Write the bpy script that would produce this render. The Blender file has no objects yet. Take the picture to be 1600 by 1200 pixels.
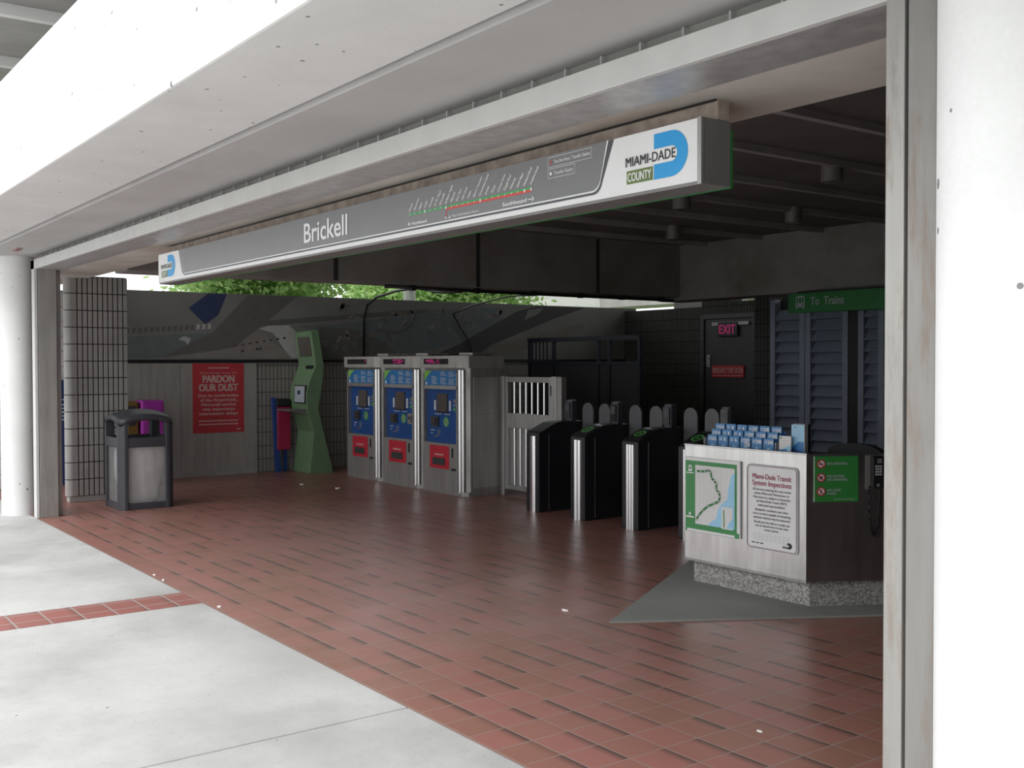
import bpy, math, random
from mathutils import Vector, Matrix

random.seed(7)
S = bpy.context.scene
COL = S.collection

# ---------------------------------------------------------------- camera
cam_data = bpy.data.cameras.new('camera')
cam = bpy.data.objects.new('camera', cam_data)
COL.objects.link(cam)
cam_data.sensor_fit = 'HORIZONTAL'
cam_data.sensor_width = 36.0
cam_data.lens = 1654.0 / 1600.0 * 36.0
cam_data.clip_start = 0.05
cam_data.clip_end = 400
R = Matrix(((0.59258, -0.01558, 0.80536), (0.80551, 0.01433, -0.59241), (-0.00231, 0.99978, 0.02104)))
cam.matrix_world = Matrix.Translation((0, 0, 1.65)) @ R.to_4x4()
S.camera = cam

# ---------------------------------------------------------------- sky, sun, exposure
world = bpy.data.worlds.new('overcast_sky')
S.world = world
world.use_nodes = True
wn = world.node_tree.nodes
wl = world.node_tree.links
bg = wn['Background']
geo = wn.new('ShaderNodeNewGeometry')
sep = wn.new('ShaderNodeSeparateXYZ')
ramp = wn.new('ShaderNodeValToRGB')
wl.new(geo.outputs['Incoming'], sep.inputs[0])
mm = wn.new('ShaderNodeMath'); mm.operation = 'MULTIPLY'; mm.inputs[1].default_value = -1.0
wl.new(sep.outputs['Z'], mm.inputs[0])
wl.new(mm.outputs[0], ramp.inputs[0])
ramp.color_ramp.elements[0].position = 0.0
ramp.color_ramp.elements[0].color = (0.80, 0.82, 0.85, 1)
ramp.color_ramp.elements[1].position = 0.8
ramp.color_ramp.elements[1].color = (1.0, 1.0, 1.0, 1)
wl.new(ramp.outputs[0], bg.inputs['Color'])
bg.inputs['Strength'].default_value = 1.0

sun_d = bpy.data.lights.new('sun', 'SUN')
sun_d.energy = 1.0
sun_d.angle = math.radians(50)
sun = bpy.data.objects.new('sun', sun_d)
COL.objects.link(sun)
sun.rotation_euler = Vector((-0.25, 0.75, -0.85)).to_track_quat('-Z', 'Y').to_euler()

S.view_settings.view_transform = 'Standard'
S.view_settings.look = 'None'
S.view_settings.gamma = 1
S.view_settings.use_curve_mapping = False
S.view_settings.exposure = 0.95

# ---------------------------------------------------------------- materials
def new_mat(name):
    m = bpy.data.materials.new(name)
    m.use_nodes = True
    nt = m.node_tree
    return m, nt.nodes, nt.links, nt.nodes['Principled BSDF']

def obj_co(n, l, mode=None):
    tc = n.new('ShaderNodeTexCoord')
    if mode is None:
        return tc.outputs['Object']
    sp = n.new('ShaderNodeSeparateXYZ')
    l.new(tc.outputs['Object'], sp.inputs[0])
    cb = n.new('ShaderNodeCombineXYZ')
    if mode == 'wall':                      # u = x + y, v = z
        ad = n.new('ShaderNodeMath'); ad.operation = 'ADD'
        l.new(sp.outputs['X'], ad.inputs[0]); l.new(sp.outputs['Y'], ad.inputs[1])
        l.new(ad.outputs[0], cb.inputs['X']); l.new(sp.outputs['Z'], cb.inputs['Y'])
    return cb.outputs[0]

def mixc(n, l, fac, a, b, blend='MIX'):
    x = n.new('ShaderNodeMix'); x.data_type = 'RGBA'; x.blend_type = blend
    for sock, val in ((x.inputs['Factor'], fac), (x.inputs['A'], a), (x.inputs['B'], b)):
        pass
    ins = [i for i in x.inputs if i.enabled]
    for s, v in zip(ins, (fac, a, b)):
        if hasattr(v, 'is_output'):
            l.new(v, s)
        elif isinstance(v, (int, float)):
            s.default_value = v
        else:
            s.default_value = (*v, 1)
    return [o for o in x.outputs if o.enabled][0]

def noise(n, l, co, scale, detail=4, rough=0.55):
    t = n.new('ShaderNodeTexNoise')
    t.inputs['Scale'].default_value = scale
    t.inputs['Detail'].default_value = detail
    t.inputs['Roughness'].default_value = rough
    l.new(co, t.inputs['Vector'])
    return t.outputs['Fac']

def rampf(n, l, fac, p0, p1, c0=0.0, c1=1.0):
    r = n.new('ShaderNodeMapRange')
    r.inputs['From Min'].default_value = p0; r.inputs['From Max'].default_value = p1
    r.inputs['To Min'].default_value = c0; r.inputs['To Max'].default_value = c1
    l.new(fac, r.inputs['Value'])
    return r.outputs[0]

def add_bump(n, l, p, h, strength, dist=0.01):
    b = n.new('ShaderNodeBump')
    b.inputs['Strength'].default_value = strength
    b.inputs['Distance'].default_value = dist
    l.new(h, b.inputs['Height'])
    l.new(b.outputs[0], p.inputs['Normal'])

def plain(name, col, rough=0.5, metal=0.0, var=0.08, scale=6.0, bump=0.0, bscale=40, spec=0.5, emit=None, es=1.0):
    m, n, l, p = new_mat(name)
    co = obj_co(n, l)
    f = noise(n, l, co, scale)
    lo = tuple(c * (1 - var) for c in col); hi = tuple(min(1, c * (1 + var)) for c in col)
    l.new(mixc(n, l, rampf(n, l, f, 0.3, 0.7), lo, hi), p.inputs['Base Color'])
    p.inputs['Roughness'].default_value = rough
    p.inputs['Metallic'].default_value = metal
    p.inputs['Specular IOR Level'].default_value = spec
    if bump:
        add_bump(n, l, p, noise(n, l, co, bscale, 3), bump)
    if emit:
        p.inputs['Emission Color'].default_value = (*emit, 1)
        p.inputs['Emission Strength'].default_value = es
    return m

def concrete(name, col, pits=True, stain=0.12, dark=(0.2, 0.19, 0.18), rough=0.8, sc=1.3, stain_col=None, stain_lo=0.5, stain_hi=0.72, speck=0.0, pit=0.13):
    m, n, l, p = new_mat(name)
    co = obj_co(n, l)
    f = noise(n, l, co, sc, 6, 0.6)
    lo = tuple(c * (1 - stain) for c in col); hi = tuple(min(1, c * (1 + stain * 0.4)) for c in col)
    c = mixc(n, l, rampf(n, l, f, 0.35, 0.65), lo, hi)
    fine = noise(n, l, co, 60, 2)
    c = mixc(n, l, rampf(n, l, fine, 0.3, 0.7, 0.0, 0.05), c, dark)
    if stain_col:
        g = noise(n, l, co, sc * 0.8, 5, 0.65)
        c = mixc(n, l, rampf(n, l, g, stain_lo, stain_hi, 0.0, 0.75), c, stain_col)
    if speck:
        q = noise(n, l, co, 22, 4, 0.7)
        c = mixc(n, l, rampf(n, l, q, 0.55, 0.75, 0.0, speck * 2), c, tuple(x * 0.5 for x in col))
        q = noise(n, l, co, 140, 2, 0.7)
        c = mixc(n, l, rampf(n, l, q, 0.4, 0.7, 0.0, speck), c, tuple(x * 0.4 for x in col))
    if pits:
        v = n.new('ShaderNodeTexVoronoi'); v.inputs['Scale'].default_value = 9.0
        l.new(co, v.inputs['Vector'])
        sz = noise(n, l, co, 3.1, 2)
        thr = rampf(n, l, sz, 0.38, 0.66, 0.01, pit)
        lt = n.new('ShaderNodeMath'); lt.operation = 'LESS_THAN'
        l.new(v.outputs['Distance'], lt.inputs[0]); l.new(thr, lt.inputs[1])
        c = mixc(n, l, lt.outputs[0], c, tuple(x * 0.3 for x in col))
    l.new(c, p.inputs['Base Color'])
    p.inputs['Roughness'].default_value = rough
    p.inputs['Specular IOR Level'].default_value = 0.25
    add_bump(n, l, p, fine, 0.05, 0.003)
    return m

def brick_mat(name, cols, mortar, w, h, ms, mode, rough=0.5, off=0.0, shift=(0, 0), bump=0.6, edge_dark=0.0, bias=0.0, spec=0.5):
    m, n, l, p = new_mat(name)
    co = obj_co(n, l, mode)
    mp = n.new('ShaderNodeMapping')
    mp.inputs['Location'].default_value = (shift[0], shift[1], 0)
    l.new(co, mp.inputs[0])
    b = n.new('ShaderNodeTexBrick')
    b.offset = off; b.squash = 1.0
    b.inputs['Scale'].default_value = 1.0
    b.inputs['Brick Width'].default_value = w
    b.inputs['Row Height'].default_value = h
    b.inputs['Mortar Size'].default_value = ms
    b.inputs['Mortar Smooth'].default_value = 0.25
    b.inputs['Bias'].default_value = bias
    b.inputs['Color1'].default_value = (*cols[0], 1)
    b.inputs['Color2'].default_value = (*cols[1], 1)
    b.inputs['Mortar'].default_value = (*mortar, 1)
    l.new(mp.outputs[0], b.inputs['Vector'])
    c = b.outputs['Color']
    oc = obj_co(n, l)
    g = noise(n, l, oc, 2.5, 3)
    c = mixc(n, l, rampf(n, l, g, 0.3, 0.75, 0.0, 0.22), c, tuple(x * 0.6 for x in cols[0]))
    if edge_dark:
        # colour darkens towards the inner edge of single tiles
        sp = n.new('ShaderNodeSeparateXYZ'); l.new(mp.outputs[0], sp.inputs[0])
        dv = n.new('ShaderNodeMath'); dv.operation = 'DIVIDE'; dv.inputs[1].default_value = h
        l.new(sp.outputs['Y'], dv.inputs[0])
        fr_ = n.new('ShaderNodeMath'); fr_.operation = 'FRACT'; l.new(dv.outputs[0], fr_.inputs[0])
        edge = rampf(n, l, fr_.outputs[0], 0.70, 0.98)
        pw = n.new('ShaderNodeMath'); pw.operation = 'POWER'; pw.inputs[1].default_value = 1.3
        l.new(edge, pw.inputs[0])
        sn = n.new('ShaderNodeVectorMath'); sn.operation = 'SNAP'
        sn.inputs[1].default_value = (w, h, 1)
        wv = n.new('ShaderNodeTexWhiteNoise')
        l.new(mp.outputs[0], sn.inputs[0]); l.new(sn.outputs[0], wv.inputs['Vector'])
        k = rampf(n, l, wv.outputs['Value'], 0.30, 0.62, 0.08, edge_dark)
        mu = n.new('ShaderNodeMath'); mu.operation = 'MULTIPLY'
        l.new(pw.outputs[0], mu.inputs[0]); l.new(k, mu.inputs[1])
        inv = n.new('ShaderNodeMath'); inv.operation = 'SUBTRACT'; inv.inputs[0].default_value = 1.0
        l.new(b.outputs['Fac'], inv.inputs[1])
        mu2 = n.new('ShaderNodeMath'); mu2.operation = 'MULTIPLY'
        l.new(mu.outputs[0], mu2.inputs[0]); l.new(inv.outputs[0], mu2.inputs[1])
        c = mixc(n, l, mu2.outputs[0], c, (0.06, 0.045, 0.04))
    l.new(c, p.inputs['Base Color'])
    rr = noise(n, l, oc, 2.0, 2)
    l.new(rampf(n, l, rr, 0.3, 0.7, rough - 0.03, rough + 0.06), p.inputs['Roughness'])
    p.inputs['Specular IOR Level'].default_value = spec
    inv2 = n.new('ShaderNodeMath'); inv2.operation = 'SUBTRACT'; inv2.inputs[0].default_value = 1.0
    l.new(b.outputs['Fac'], inv2.inputs[1])
    add_bump(n, l, p, inv2.outputs[0], bump, 0.006)
    return m

def steel(name, col=(0.55, 0.55, 0.54), rough=0.35, metal=1.0, rust=0.0, streak=True):
    m, n, l, p = new_mat(name)
    co = obj_co(n, l)
    mp = n.new('ShaderNodeMapping'); mp.inputs['Scale'].default_value = (1, 1, 0.12) if streak else (1, 1, 1)
    l.new(co, mp.inputs[0])
    f = noise(n, l, mp.outputs[0], 14, 5)
    c = mixc(n, l, rampf(n, l, f, 0.3, 0.7), tuple(x * 0.85 for x in col), tuple(min(1, x * 1.1) for x in col))
    g = noise(n, l, co, 5, 5)
    l.new(rampf(n, l, g, 0.3, 0.7, rough - 0.06, rough + 0.1), p.inputs['Roughness'])
    p.inputs['Metallic'].default_value = metal
    if rust:
        r = noise(n, l, mp.outputs[0], 18, 6, 0.75)
        rf = rampf(n, l, r, 0.50, 0.72, 0.0, rust)
        c = mixc(n, l, rf, c, (0.21, 0.14, 0.10))
        l.new(rampf(n, l, rf, 0.0, 1.0, metal, 0.0), p.inputs['Metallic'])
    l.new(c, p.inputs['Base Color'])
    return m

M = {}
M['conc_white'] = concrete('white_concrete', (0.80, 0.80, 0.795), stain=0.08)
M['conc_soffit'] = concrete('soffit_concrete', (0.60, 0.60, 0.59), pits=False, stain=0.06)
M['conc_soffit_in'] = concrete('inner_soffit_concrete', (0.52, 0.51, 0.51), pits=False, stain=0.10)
M['conc_brown'] = concrete('stained_concrete', (0.60, 0.56, 0.52), pits=False, stain=0.2, stain_col=(0.42, 0.33, 0.26))
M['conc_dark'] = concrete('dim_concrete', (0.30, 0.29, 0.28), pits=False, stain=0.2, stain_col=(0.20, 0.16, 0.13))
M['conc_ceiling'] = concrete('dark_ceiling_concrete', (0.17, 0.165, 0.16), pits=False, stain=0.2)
M['conc_grey'] = concrete('grey_concrete', (0.40, 0.39, 0.38), pits=False, stain=0.2)
M['pave'] = concrete('pavement_concrete', (0.56, 0.56, 0.55), pits=True, stain=0.16, sc=0.9, stain_col=(0.36, 0.36, 0.35), stain_lo=0.50, stain_hi=0.70, speck=0.16, pit=0.07)
M['tile'] = brick_mat('quarry_tile', ((0.365, 0.155, 0.132), (0.30, 0.148, 0.108)), (0.33, 0.235, 0.205), 0.2034, 0.2, 0.0052, None, rough=0.33, shift=(0.179, 0.02), edge_dark=1.0, bump=0.35)
M['tile_strip'] = brick_mat('strip_tile', ((0.36, 0.13, 0.11), (0.30, 0.115, 0.095)), (0.38, 0.34, 0.31), 0.205, 0.2034, 0.007, None, rough=0.5, shift=(0.075, 0.02), edge_dark=0.5)
M['rib_block'] = brick_mat('ribbed_block', ((0.32, 0.305, 0.285), (0.285, 0.27, 0.255)), (0.115, 0.11, 0.105), 0.062, 0.2, 0.007, 'wall', rough=0.85, bump=1.0, spec=0.2)
M['rib_block_dark'] = brick_mat('shaded_ribbed_block', ((0.085, 0.083, 0.08), (0.07, 0.068, 0.066)), (0.03, 0.03, 0.03), 0.062, 0.2, 0.009, 'wall', rough=0.85, bump=1.0, spec=0.2)  # ribbed block with the shade of the deep hall put into its colours
M['block_light'] = brick_mat('plain_block', ((0.62, 0.62, 0.61), (0.58, 0.58, 0.57)), (0.34, 0.34, 0.33), 0.4, 0.2, 0.008, 'wall', rough=0.85, bump=0.6, spec=0.2)
M['terrazzo'] = concrete('terrazzo_slab', (0.30, 0.31, 0.29), pits=False, stain=0.12)
def pebble():
    m, n, l, p = new_mat('pebble_aggregate')
    co = obj_co(n, l)
    v = n.new('ShaderNodeTexVoronoi'); v.inputs['Scale'].default_value = 95
    l.new(co, v.inputs['Vector'])
    sp = n.new('ShaderNodeSeparateColor'); l.new(v.outputs['Color'], sp.inputs[0])
    c = mixc(n, l, rampf(n, l, sp.outputs[0], 0.1, 0.9), (0.17, 0.165, 0.16), (0.44, 0.43, 0.41))
    l.new(c, p.inputs['Base Color']); p.inputs['Roughness'].default_value = 0.7
    add_bump(n, l, p, v.outputs['Distance'], 0.5, 0.004)
    return m
M['pebble'] = pebble()
M['steel'] = steel('stainless_steel', (0.52, 0.52, 0.51), 0.48, 0.9)
M['steel_sheet'] = steel('brushed_sheet', (0.46, 0.455, 0.43), 0.58, 0.55)
M['steel_dull'] = steel('dull_steel', (0.40, 0.395, 0.38), 0.55, 0.75)
M['steel_side'] = steel('shaded_side_steel', (0.30, 0.29, 0.29), 0.33, 0.9)  # darker copy of the booth steel, the side's shade put into its colour
M['steel_booth'] = steel('booth_steel', (0.66, 0.66, 0.65), 0.36)
M['steel_jamb'] = steel('weathered_steel', (0.40, 0.39, 0.37), 0.5, 0.6, rust=0.9)
M['steel_jamb_rusty'] = steel('rusted_steel', (0.30, 0.29, 0.275), 0.55, 0.5, rust=1.0)
M['steel_header'] = steel('header_steel', (0.60, 0.60, 0.60), 0.42, 0.65, rust=0.15, streak=False)
M['header_face'] = plain('painted_header', (0.60, 0.60, 0.59), 0.5, 0.0, 0.05)
M['chrome'] = plain('bright_trim', (0.78, 0.78, 0.78), 0.27, 1.0, 0.01)
M['mortar'] = plain('dark_mortar', (0.075, 0.072, 0.068), 0.9)
M['black'] = plain('black_plastic', (0.012, 0.012, 0.014), 0.45, var=0.2)
M['charcoal'] = plain('charcoal_plastic', (0.05, 0.052, 0.062), 0.42, var=0.15)
M['dark_grey'] = plain('dark_grey_paint', (0.05, 0.05, 0.052), 0.5)
M['turn_body'] = plain('turnstile_paint', (0.016, 0.017, 0.021), 0.35)
M['flap'] = plain('smoked_acrylic', (0.105, 0.108, 0.115), 0.4)
M['screen'] = plain('screen_glass', (0.03, 0.03, 0.033), 0.15)
M['screen_warm'] = plain('screen_warm', (0.10, 0.09, 0.08), 0.2)
M['blue_panel'] = plain('machine_blue', (0.014, 0.075, 0.27), 0.4)
M['info_blue'] = plain('info_blue', (0.03, 0.19, 0.46), 0.35)
M['info_green'] = plain('info_green', (0.25, 0.55, 0.10), 0.35)
M['white'] = plain('white_vinyl', (0.80, 0.80, 0.80), 0.45, var=0.02)
M['offwhite'] = plain('white_paper', (0.74, 0.74, 0.73), 0.6, var=0.03)
M['pale'] = plain('pale_ink', (0.42, 0.46, 0.50), 0.6, var=0.02)
M['grey_line'] = plain('grey_ink', (0.62, 0.62, 0.62), 0.6, var=0.02)
M['ink'] = plain('black_ink', (0.02, 0.02, 0.022), 0.5)
M['maroon'] = plain('maroon_ink', (0.30, 0.02, 0.07), 0.5)
M['red'] = plain('red_paint', (0.55, 0.028, 0.05), 0.45)
M['poster_red'] = plain('poster_red', (0.52, 0.045, 0.055), 0.5)
M['poster_text'] = plain('poster_pink_ink', (0.62, 0.42, 0.40), 0.5)
M['crimson'] = plain('crimson_panel', (0.42, 0.015, 0.075), 0.45)
M['magenta'] = plain('magenta_paint', (0.42, 0.045, 0.42), 0.4)
M['ochre'] = plain('ochre_paint', (0.20, 0.12, 0.03), 0.5)
M['rack_blue'] = plain('rack_blue', (0.02, 0.06, 0.25), 0.4)
M['deep_blue'] = plain('deep_blue_paint', (0.006, 0.009, 0.022), 0.55)
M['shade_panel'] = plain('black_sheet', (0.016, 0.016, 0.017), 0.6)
M['board_blue'] = plain('board_blue', (0.012, 0.03, 0.12), 0.45)
M['sign_grey'] = plain('sign_grey', (0.185, 0.185, 0.19), 0.32, var=0.03)
M['sign_dark'] = plain('sign_dark_grey', (0.07, 0.075, 0.085), 0.4, var=0.03)
M['sign_frame'] = plain('sign_frame_grey', (0.21, 0.205, 0.20), 0.45, 0.3)
M['sign_green'] = plain('sign_green', (0.02, 0.20, 0.045), 0.4)
M['notice_green'] = plain('notice_green', (0.04, 0.27, 0.055), 0.4)
M['map_green'] = plain('map_green', (0.055, 0.27, 0.085), 0.45)
M['line_green'] = plain('line_green', (0.05, 0.36, 0.10), 0.45)
M['line_red'] = plain('line_red', (0.62, 0.06, 0.06), 0.45)
M['emblem_blue'] = plain('emblem_blue', (0.015, 0.33, 0.72), 0.4, var=0.02)
M['emblem_green'] = plain('emblem_olive', (0.13, 0.19, 0.045), 0.4)
M['water'] = plain('map_water', (0.36, 0.66, 0.88), 0.5)
M['kiosk_green'] = plain('kiosk_green', (0.155, 0.255, 0.14), 0.55)
M['pad_green'] = plain('pad_green', (0.10, 0.36, 0.09), 0.4, emit=(0.1, 0.6, 0.08), es=0.02)
M['led'] = plain('led_glow', (0.5, 0.02, 0.2), 0.4, emit=(0.75, 0.03, 0.28), es=0.22)
M['exit_glow'] = plain('exit_sign_glow', (0.35, 0.02, 0.12), 0.4, emit=(0.8, 0.02, 0.25), es=0.10)
M['louvre'] = plain('louvre_paint', (0.26, 0.30, 0.38), 0.42)
M['door_dark'] = plain('door_paint', (0.055, 0.055, 0.057), 0.55)
M['brochure_blue'] = plain('brochure_blue', (0.05, 0.22, 0.48), 0.35)
M['brochure_sky'] = plain('brochure_sky', (0.35, 0.62, 0.82), 0.4)
M['brochure_navy'] = plain('brochure_navy', (0.02, 0.07, 0.22), 0.35)
M['bag'] = plain('bin_liner', (0.78, 0.78, 0.77), 0.5, var=0.12, bump=0.5, bscale=9)
def leaf_mat():
    m, n, l, p = new_mat('leaf_green')
    co = obj_co(n, l)
    c = mixc(n, l, rampf(n, l, noise(n, l, co, 4, 3), 0.35, 0.65), (0.20, 0.40, 0.10), (0.60, 0.75, 0.36))
    l.new(c, p.inputs['Base Color']); p.inputs['Roughness'].default_value = 0.45
    tl = n.new('ShaderNodeBsdfTranslucent'); l.new(c, tl.inputs[0])
    mx = n.new('ShaderNodeMixShader'); mx.inputs[0].default_value = 0.45
    l.new(p.outputs[0], mx.inputs[1]); l.new(tl.outputs[0], mx.inputs[2]); l.new(mx.outputs[0], n['Material Output'].inputs['Surface'])
    return m
M['leaf'] = leaf_mat()
M['bark'] = plain('bark', (0.16, 0.12, 0.09), 0.9)
M['grass'] = plain('ground_green', (0.13, 0.19, 0.07), 0.9, var=0.3, scale=2)
M['mural_base'] = plain('mural_grey', (0.200, 0.198, 0.192), 0.7, var=0.1, scale=2)
M['mural_band'] = plain('mural_dark_grey', (0.125, 0.122, 0.118), 0.7)
M['mural_dark'] = plain('mural_charcoal', (0.062, 0.061, 0.060), 0.7)
M['mural_blue'] = plain('mural_navy', (0.03, 0.045, 0.115), 0.6)
M['mural_light'] = plain('mural_pale', (0.44, 0.44, 0.43), 0.7)
M['mural_pink'] = plain('mural_rose_grey', (0.24, 0.215, 0.205), 0.7)
M['mural_teal'] = plain('mural_blue_grey', (0.145, 0.165, 0.172), 0.7)
M['mural_tan'] = plain('mural_tan', (0.19, 0.165, 0.14), 0.7)
M['rust'] = plain('rusty_bar', (0.38, 0.31, 0.27), 0.75, var=0.35, scale=12)
M['acrylic'] = plain('smoky_acrylic', (0.38, 0.39, 0.40), 0.25)
M['litter'] = plain('litter_paper', (0.80, 0.80, 0.79), 0.7)
def clear_plastic():
    m, n, l, p = new_mat('clear_plastic')
    tr = n.new('ShaderNodeBsdfTransparent'); tr.inputs[0].default_value = (0.95, 0.95, 0.955, 1)
    mx = n.new('ShaderNodeMixShader'); mx.inputs[0].default_value = 0.22
    p.inputs['Base Color'].default_value = (0.62, 0.62, 0.62, 1); p.inputs['Roughness'].default_value = 0.25
    l.new(tr.outputs[0], mx.inputs[1]); l.new(p.outputs[0], mx.inputs[2])
    l.new(mx.outputs[0], n['Material Output'].inputs['Surface'])
    return m
M['clear'] = clear_plastic()

# ---------------------------------------------------------------- mesh helpers
class MB:
    def __init__(self):
        self.v = []; self.f = []; self.m = []; self.s = []; self.mats = []
    def mi(self, k):
        if k not in self.mats: self.mats.append(k)
        return self.mats.index(k)
    def add(self, vs, fs, k, smooth=False):
        o = len(self.v); i = self.mi(k)
        self.v += [tuple(p) for p in vs]
        for f in fs:
            self.f.append([o + j for j in f]); self.m.append(i); self.s.append(smooth)
        return self
    def box(self, x0, x1, y0, y1, z0, z1, k):
        vs = [(x, y, z) for z in (z0, z1) for (x, y) in ((x0, y0), (x1, y0), (x1, y1), (x0, y1))]
        return self.add(vs, [(3, 2, 1, 0), (4, 5, 6, 7), (0, 1, 5, 4), (1, 2, 6, 5), (2, 3, 7, 6), (3, 0, 4, 7)], k)
    def prism(self, pts, a, b, k, axis='z', smooth=False):
        n = len(pts)
        def P(p, h):
            return {'z': (p[0], p[1], h), 'x': (h, p[0], p[1]), 'y': (p[0], h, p[1])}[axis]
        vs = [P(p, a) for p in pts] + [P(p, b) for p in pts]
        area = sum(pts[i][0] * pts[(i + 1) % n][1] - pts[(i + 1) % n][0] * pts[i][1] for i in range(n))
        flip = (area < 0) ^ (axis == 'y') ^ (b < a)
        fs = [list(range(n - 1, -1, -1)), list(range(n, 2 * n))]
        sd = [[i, (i + 1) % n, n + (i + 1) % n, n + i] for i in range(n)]
        if flip:
            fs = [f[::-1] for f in fs]; sd = [f[::-1] for f in sd]
        self.add(vs, fs, k)
        return self.add(vs, sd, k, smooth)
    def cyl(self, a, b, r, k, r2=None, seg=20, smooth=True):
        a = Vector(a); b = Vector(b); r2 = r if r2 is None else r2
        d = (b - a).normalized()
        u = d.orthogonal().normalized(); w = d.cross(u)
        vs = []
        for c, rr in ((a, r), (b, r2)):
            for i in range(seg):
                t = 2 * math.pi * i / seg
                vs.append(c + rr * (math.cos(t) * u + math.sin(t) * w))
        self.add(vs, [[i, (i + 1) % seg, seg + (i + 1) % seg, seg + i] for i in range(seg)], k, smooth)
        return self.add(vs, [list(range(seg - 1, -1, -1)), list(range(seg, 2 * seg))], k)
    def tube(self, pts, r, k, seg=8):
        pts = [Vector(p) for p in pts]; n = len(pts); vs = []
        up = Vector((0.123, 0.456, 0.881)).normalized()
        for i, p in enumerate(pts):
            d = (pts[min(i + 1, n - 1)] - pts[max(i - 1, 0)]).normalized()
            u = d.cross(up).normalized(); w = d.cross(u)
            for j in range(seg):
                t = 2 * math.pi * j / seg
                vs.append(p + r * (math.cos(t) * u + math.sin(t) * w))
        fs = []
        for i in range(n - 1):
            for j in range(seg):
                a = i * seg + j; b = i * seg + (j + 1) % seg
                fs.append([a, b, b + seg, a + seg])
        fs += [list(range(seg))[::-1], [(n - 1) * seg + j for j in range(seg)]]
        return self.add(vs, fs, k, True)
    def build(self, name, parent=None, bevel=0.0, seg=2, loc=None, rz=0.0):
        me = bpy.data.meshes.new(name)
        me.from_pydata(self.v, [], self.f)
        for k in self.mats: me.materials.append(M[k])
        me.polygons.foreach_set('material_index', self.m)
        me.polygons.foreach_set('use_smooth', self.s)
        me.update()
        o = bpy.data.objects.new(name, me); COL.objects.link(o)
        if parent is not None: o.parent = parent
        if loc is not None: o.location = loc
        o.rotation_euler.z = rz
        if bevel:
            b = o.modifiers.new('bevel', 'BEVEL'); b.width = bevel; b.segments = seg; b.limit_method = 'ANGLE'
        return o

_tc = {}
def text_mesh(body, bold):
    key = (body, bold)
    if key not in _tc:
        cu = bpy.data.curves.new('t', 'FONT'); cu.body = body; cu.size = 1.0; cu.resolution_u = 3
        cu.fill_mode = 'FRONT'
        ob = bpy.data.objects.new('t', cu); COL.objects.link(ob)
        dg = bpy.context.evaluated_depsgraph_get(); dg.update()
        me = bpy.data.meshes.new_from_object(ob.evaluated_get(dg))
        _tc[key] = ([v.co.copy() for v in me.vertices], [list(p.vertices) for p in me.polygons])
        bpy.data.objects.remove(ob); bpy.data.curves.remove(cu); bpy.data.meshes.remove(me)
    return _tc[key]

class Face:
    """A flat face with its own u, v axes; draws printed graphics just proud of it."""
    def __init__(self, o, u, v):
        self.o = Vector(o); self.u = Vector(u).normalized(); self.v = Vector(v).normalized(); self.n = self.u.cross(self.v)
    def P(self, a, b, off):
        return self.o + self.u * a + self.v * b + self.n * off
    def poly(self, mb, pts, k, off=0.002):
        ar = sum(pts[i][0] * pts[(i + 1) % len(pts)][1] - pts[(i + 1) % len(pts)][0] * pts[i][1] for i in range(len(pts)))
        if ar < 0: pts = pts[::-1]
        mb.add([self.P(a, b, off) for a, b in pts], [list(range(len(pts)))], k)
    def rect(self, mb, a0, a1, b0, b1, k, off=0.002):
        self.poly(mb, [(a0, b0), (a1, b0), (a1, b1), (a0, b1)], k, off)
    def slab(self, mb, a0, a1, b0, b1, k, n0, n1):
        c = [(a0, b0), (a1, b0), (a1, b1), (a0, b1)]
        vs = [self.P(a, b, n0) for a, b in c] + [self.P(a, b, n1) for a, b in c]
        mb.add(vs, [(3, 2, 1, 0), (4, 5, 6, 7), (0, 1, 5, 4), (1, 2, 6, 5), (2, 3, 7, 6), (3, 0, 4, 7)], k)
    def disc(self, mb, a, b, r, k, off=0.003, seg=20, r2=None):
        r2 = r2 or r
        self.poly(mb, [(a + r * math.cos(2 * math.pi * i / seg), b + r2 * math.sin(2 * math.pi * i / seg)) for i in range(seg)], k, off)
    def ring(self, mb, a, b, r0, r1, k, off=0.003, seg=24):
        vs = []; fs = []
        for i in range(seg):
            t = 2 * math.pi * i / seg
            vs += [self.P(a + r0 * math.cos(t), b + r0 * math.sin(t), off), self.P(a + r1 * math.cos(t), b + r1 * math.sin(t), off)]
        for i in range(seg):
            j = (i + 1) % seg
            fs.append([2 * i, 2 * i + 1, 2 * j + 1, 2 * j])
        mb.add(vs, fs, k)
    def line(self, mb, pts, w, k, off=0.003):
        for (a, b), (c, d) in zip(pts[:-1], pts[1:]):
            L = math.hypot(c - a, d - b) or 1; nx, ny = -(d - b) / L * w / 2, (c - a) / L * w / 2
            self.poly(mb, [(a + nx, b + ny), (a - nx, b - ny), (c - nx, d - ny), (c + nx, d + ny)], k, off)
    def text(self, mb, body, a, b, h, k, off=0.004, width=None, align='l', bold=0.0, rot=0.0, sx=1.0):
        """h is the capital height; width squeezes the line to that length"""
        vs, fs = text_mesh(body, 0)
        x0 = min(p.x for p in vs); x1 = max(p.x for p in vs)
        s = h / 0.69
        su = s * sx if width is None else width / (x1 - x0)
        w = (x1 - x0) * su
        sh = {'l': 0, 'c': -w / 2, 'r': -w}[align]
        ca, sa = math.cos(rot), math.sin(rot)
        shifts = ((0, 0),) if not bold else ((-1, -0.5), (1, -0.5), (-1, 0.5), (1, 0.5))
        for i, (ex, ey) in enumerate(shifts):      # a heavier weight is the same outline laid down slightly shifted
            out = []
            for p in vs:
                x = (p.x - x0) * su + sh + ex * bold * s; y = p.y * s + ey * bold * s
                out.append(self.P(a + x * ca - y * sa, b + x * sa + y * ca, off + i * 0.0001))
            mb.add(out, fs, k)

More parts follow.
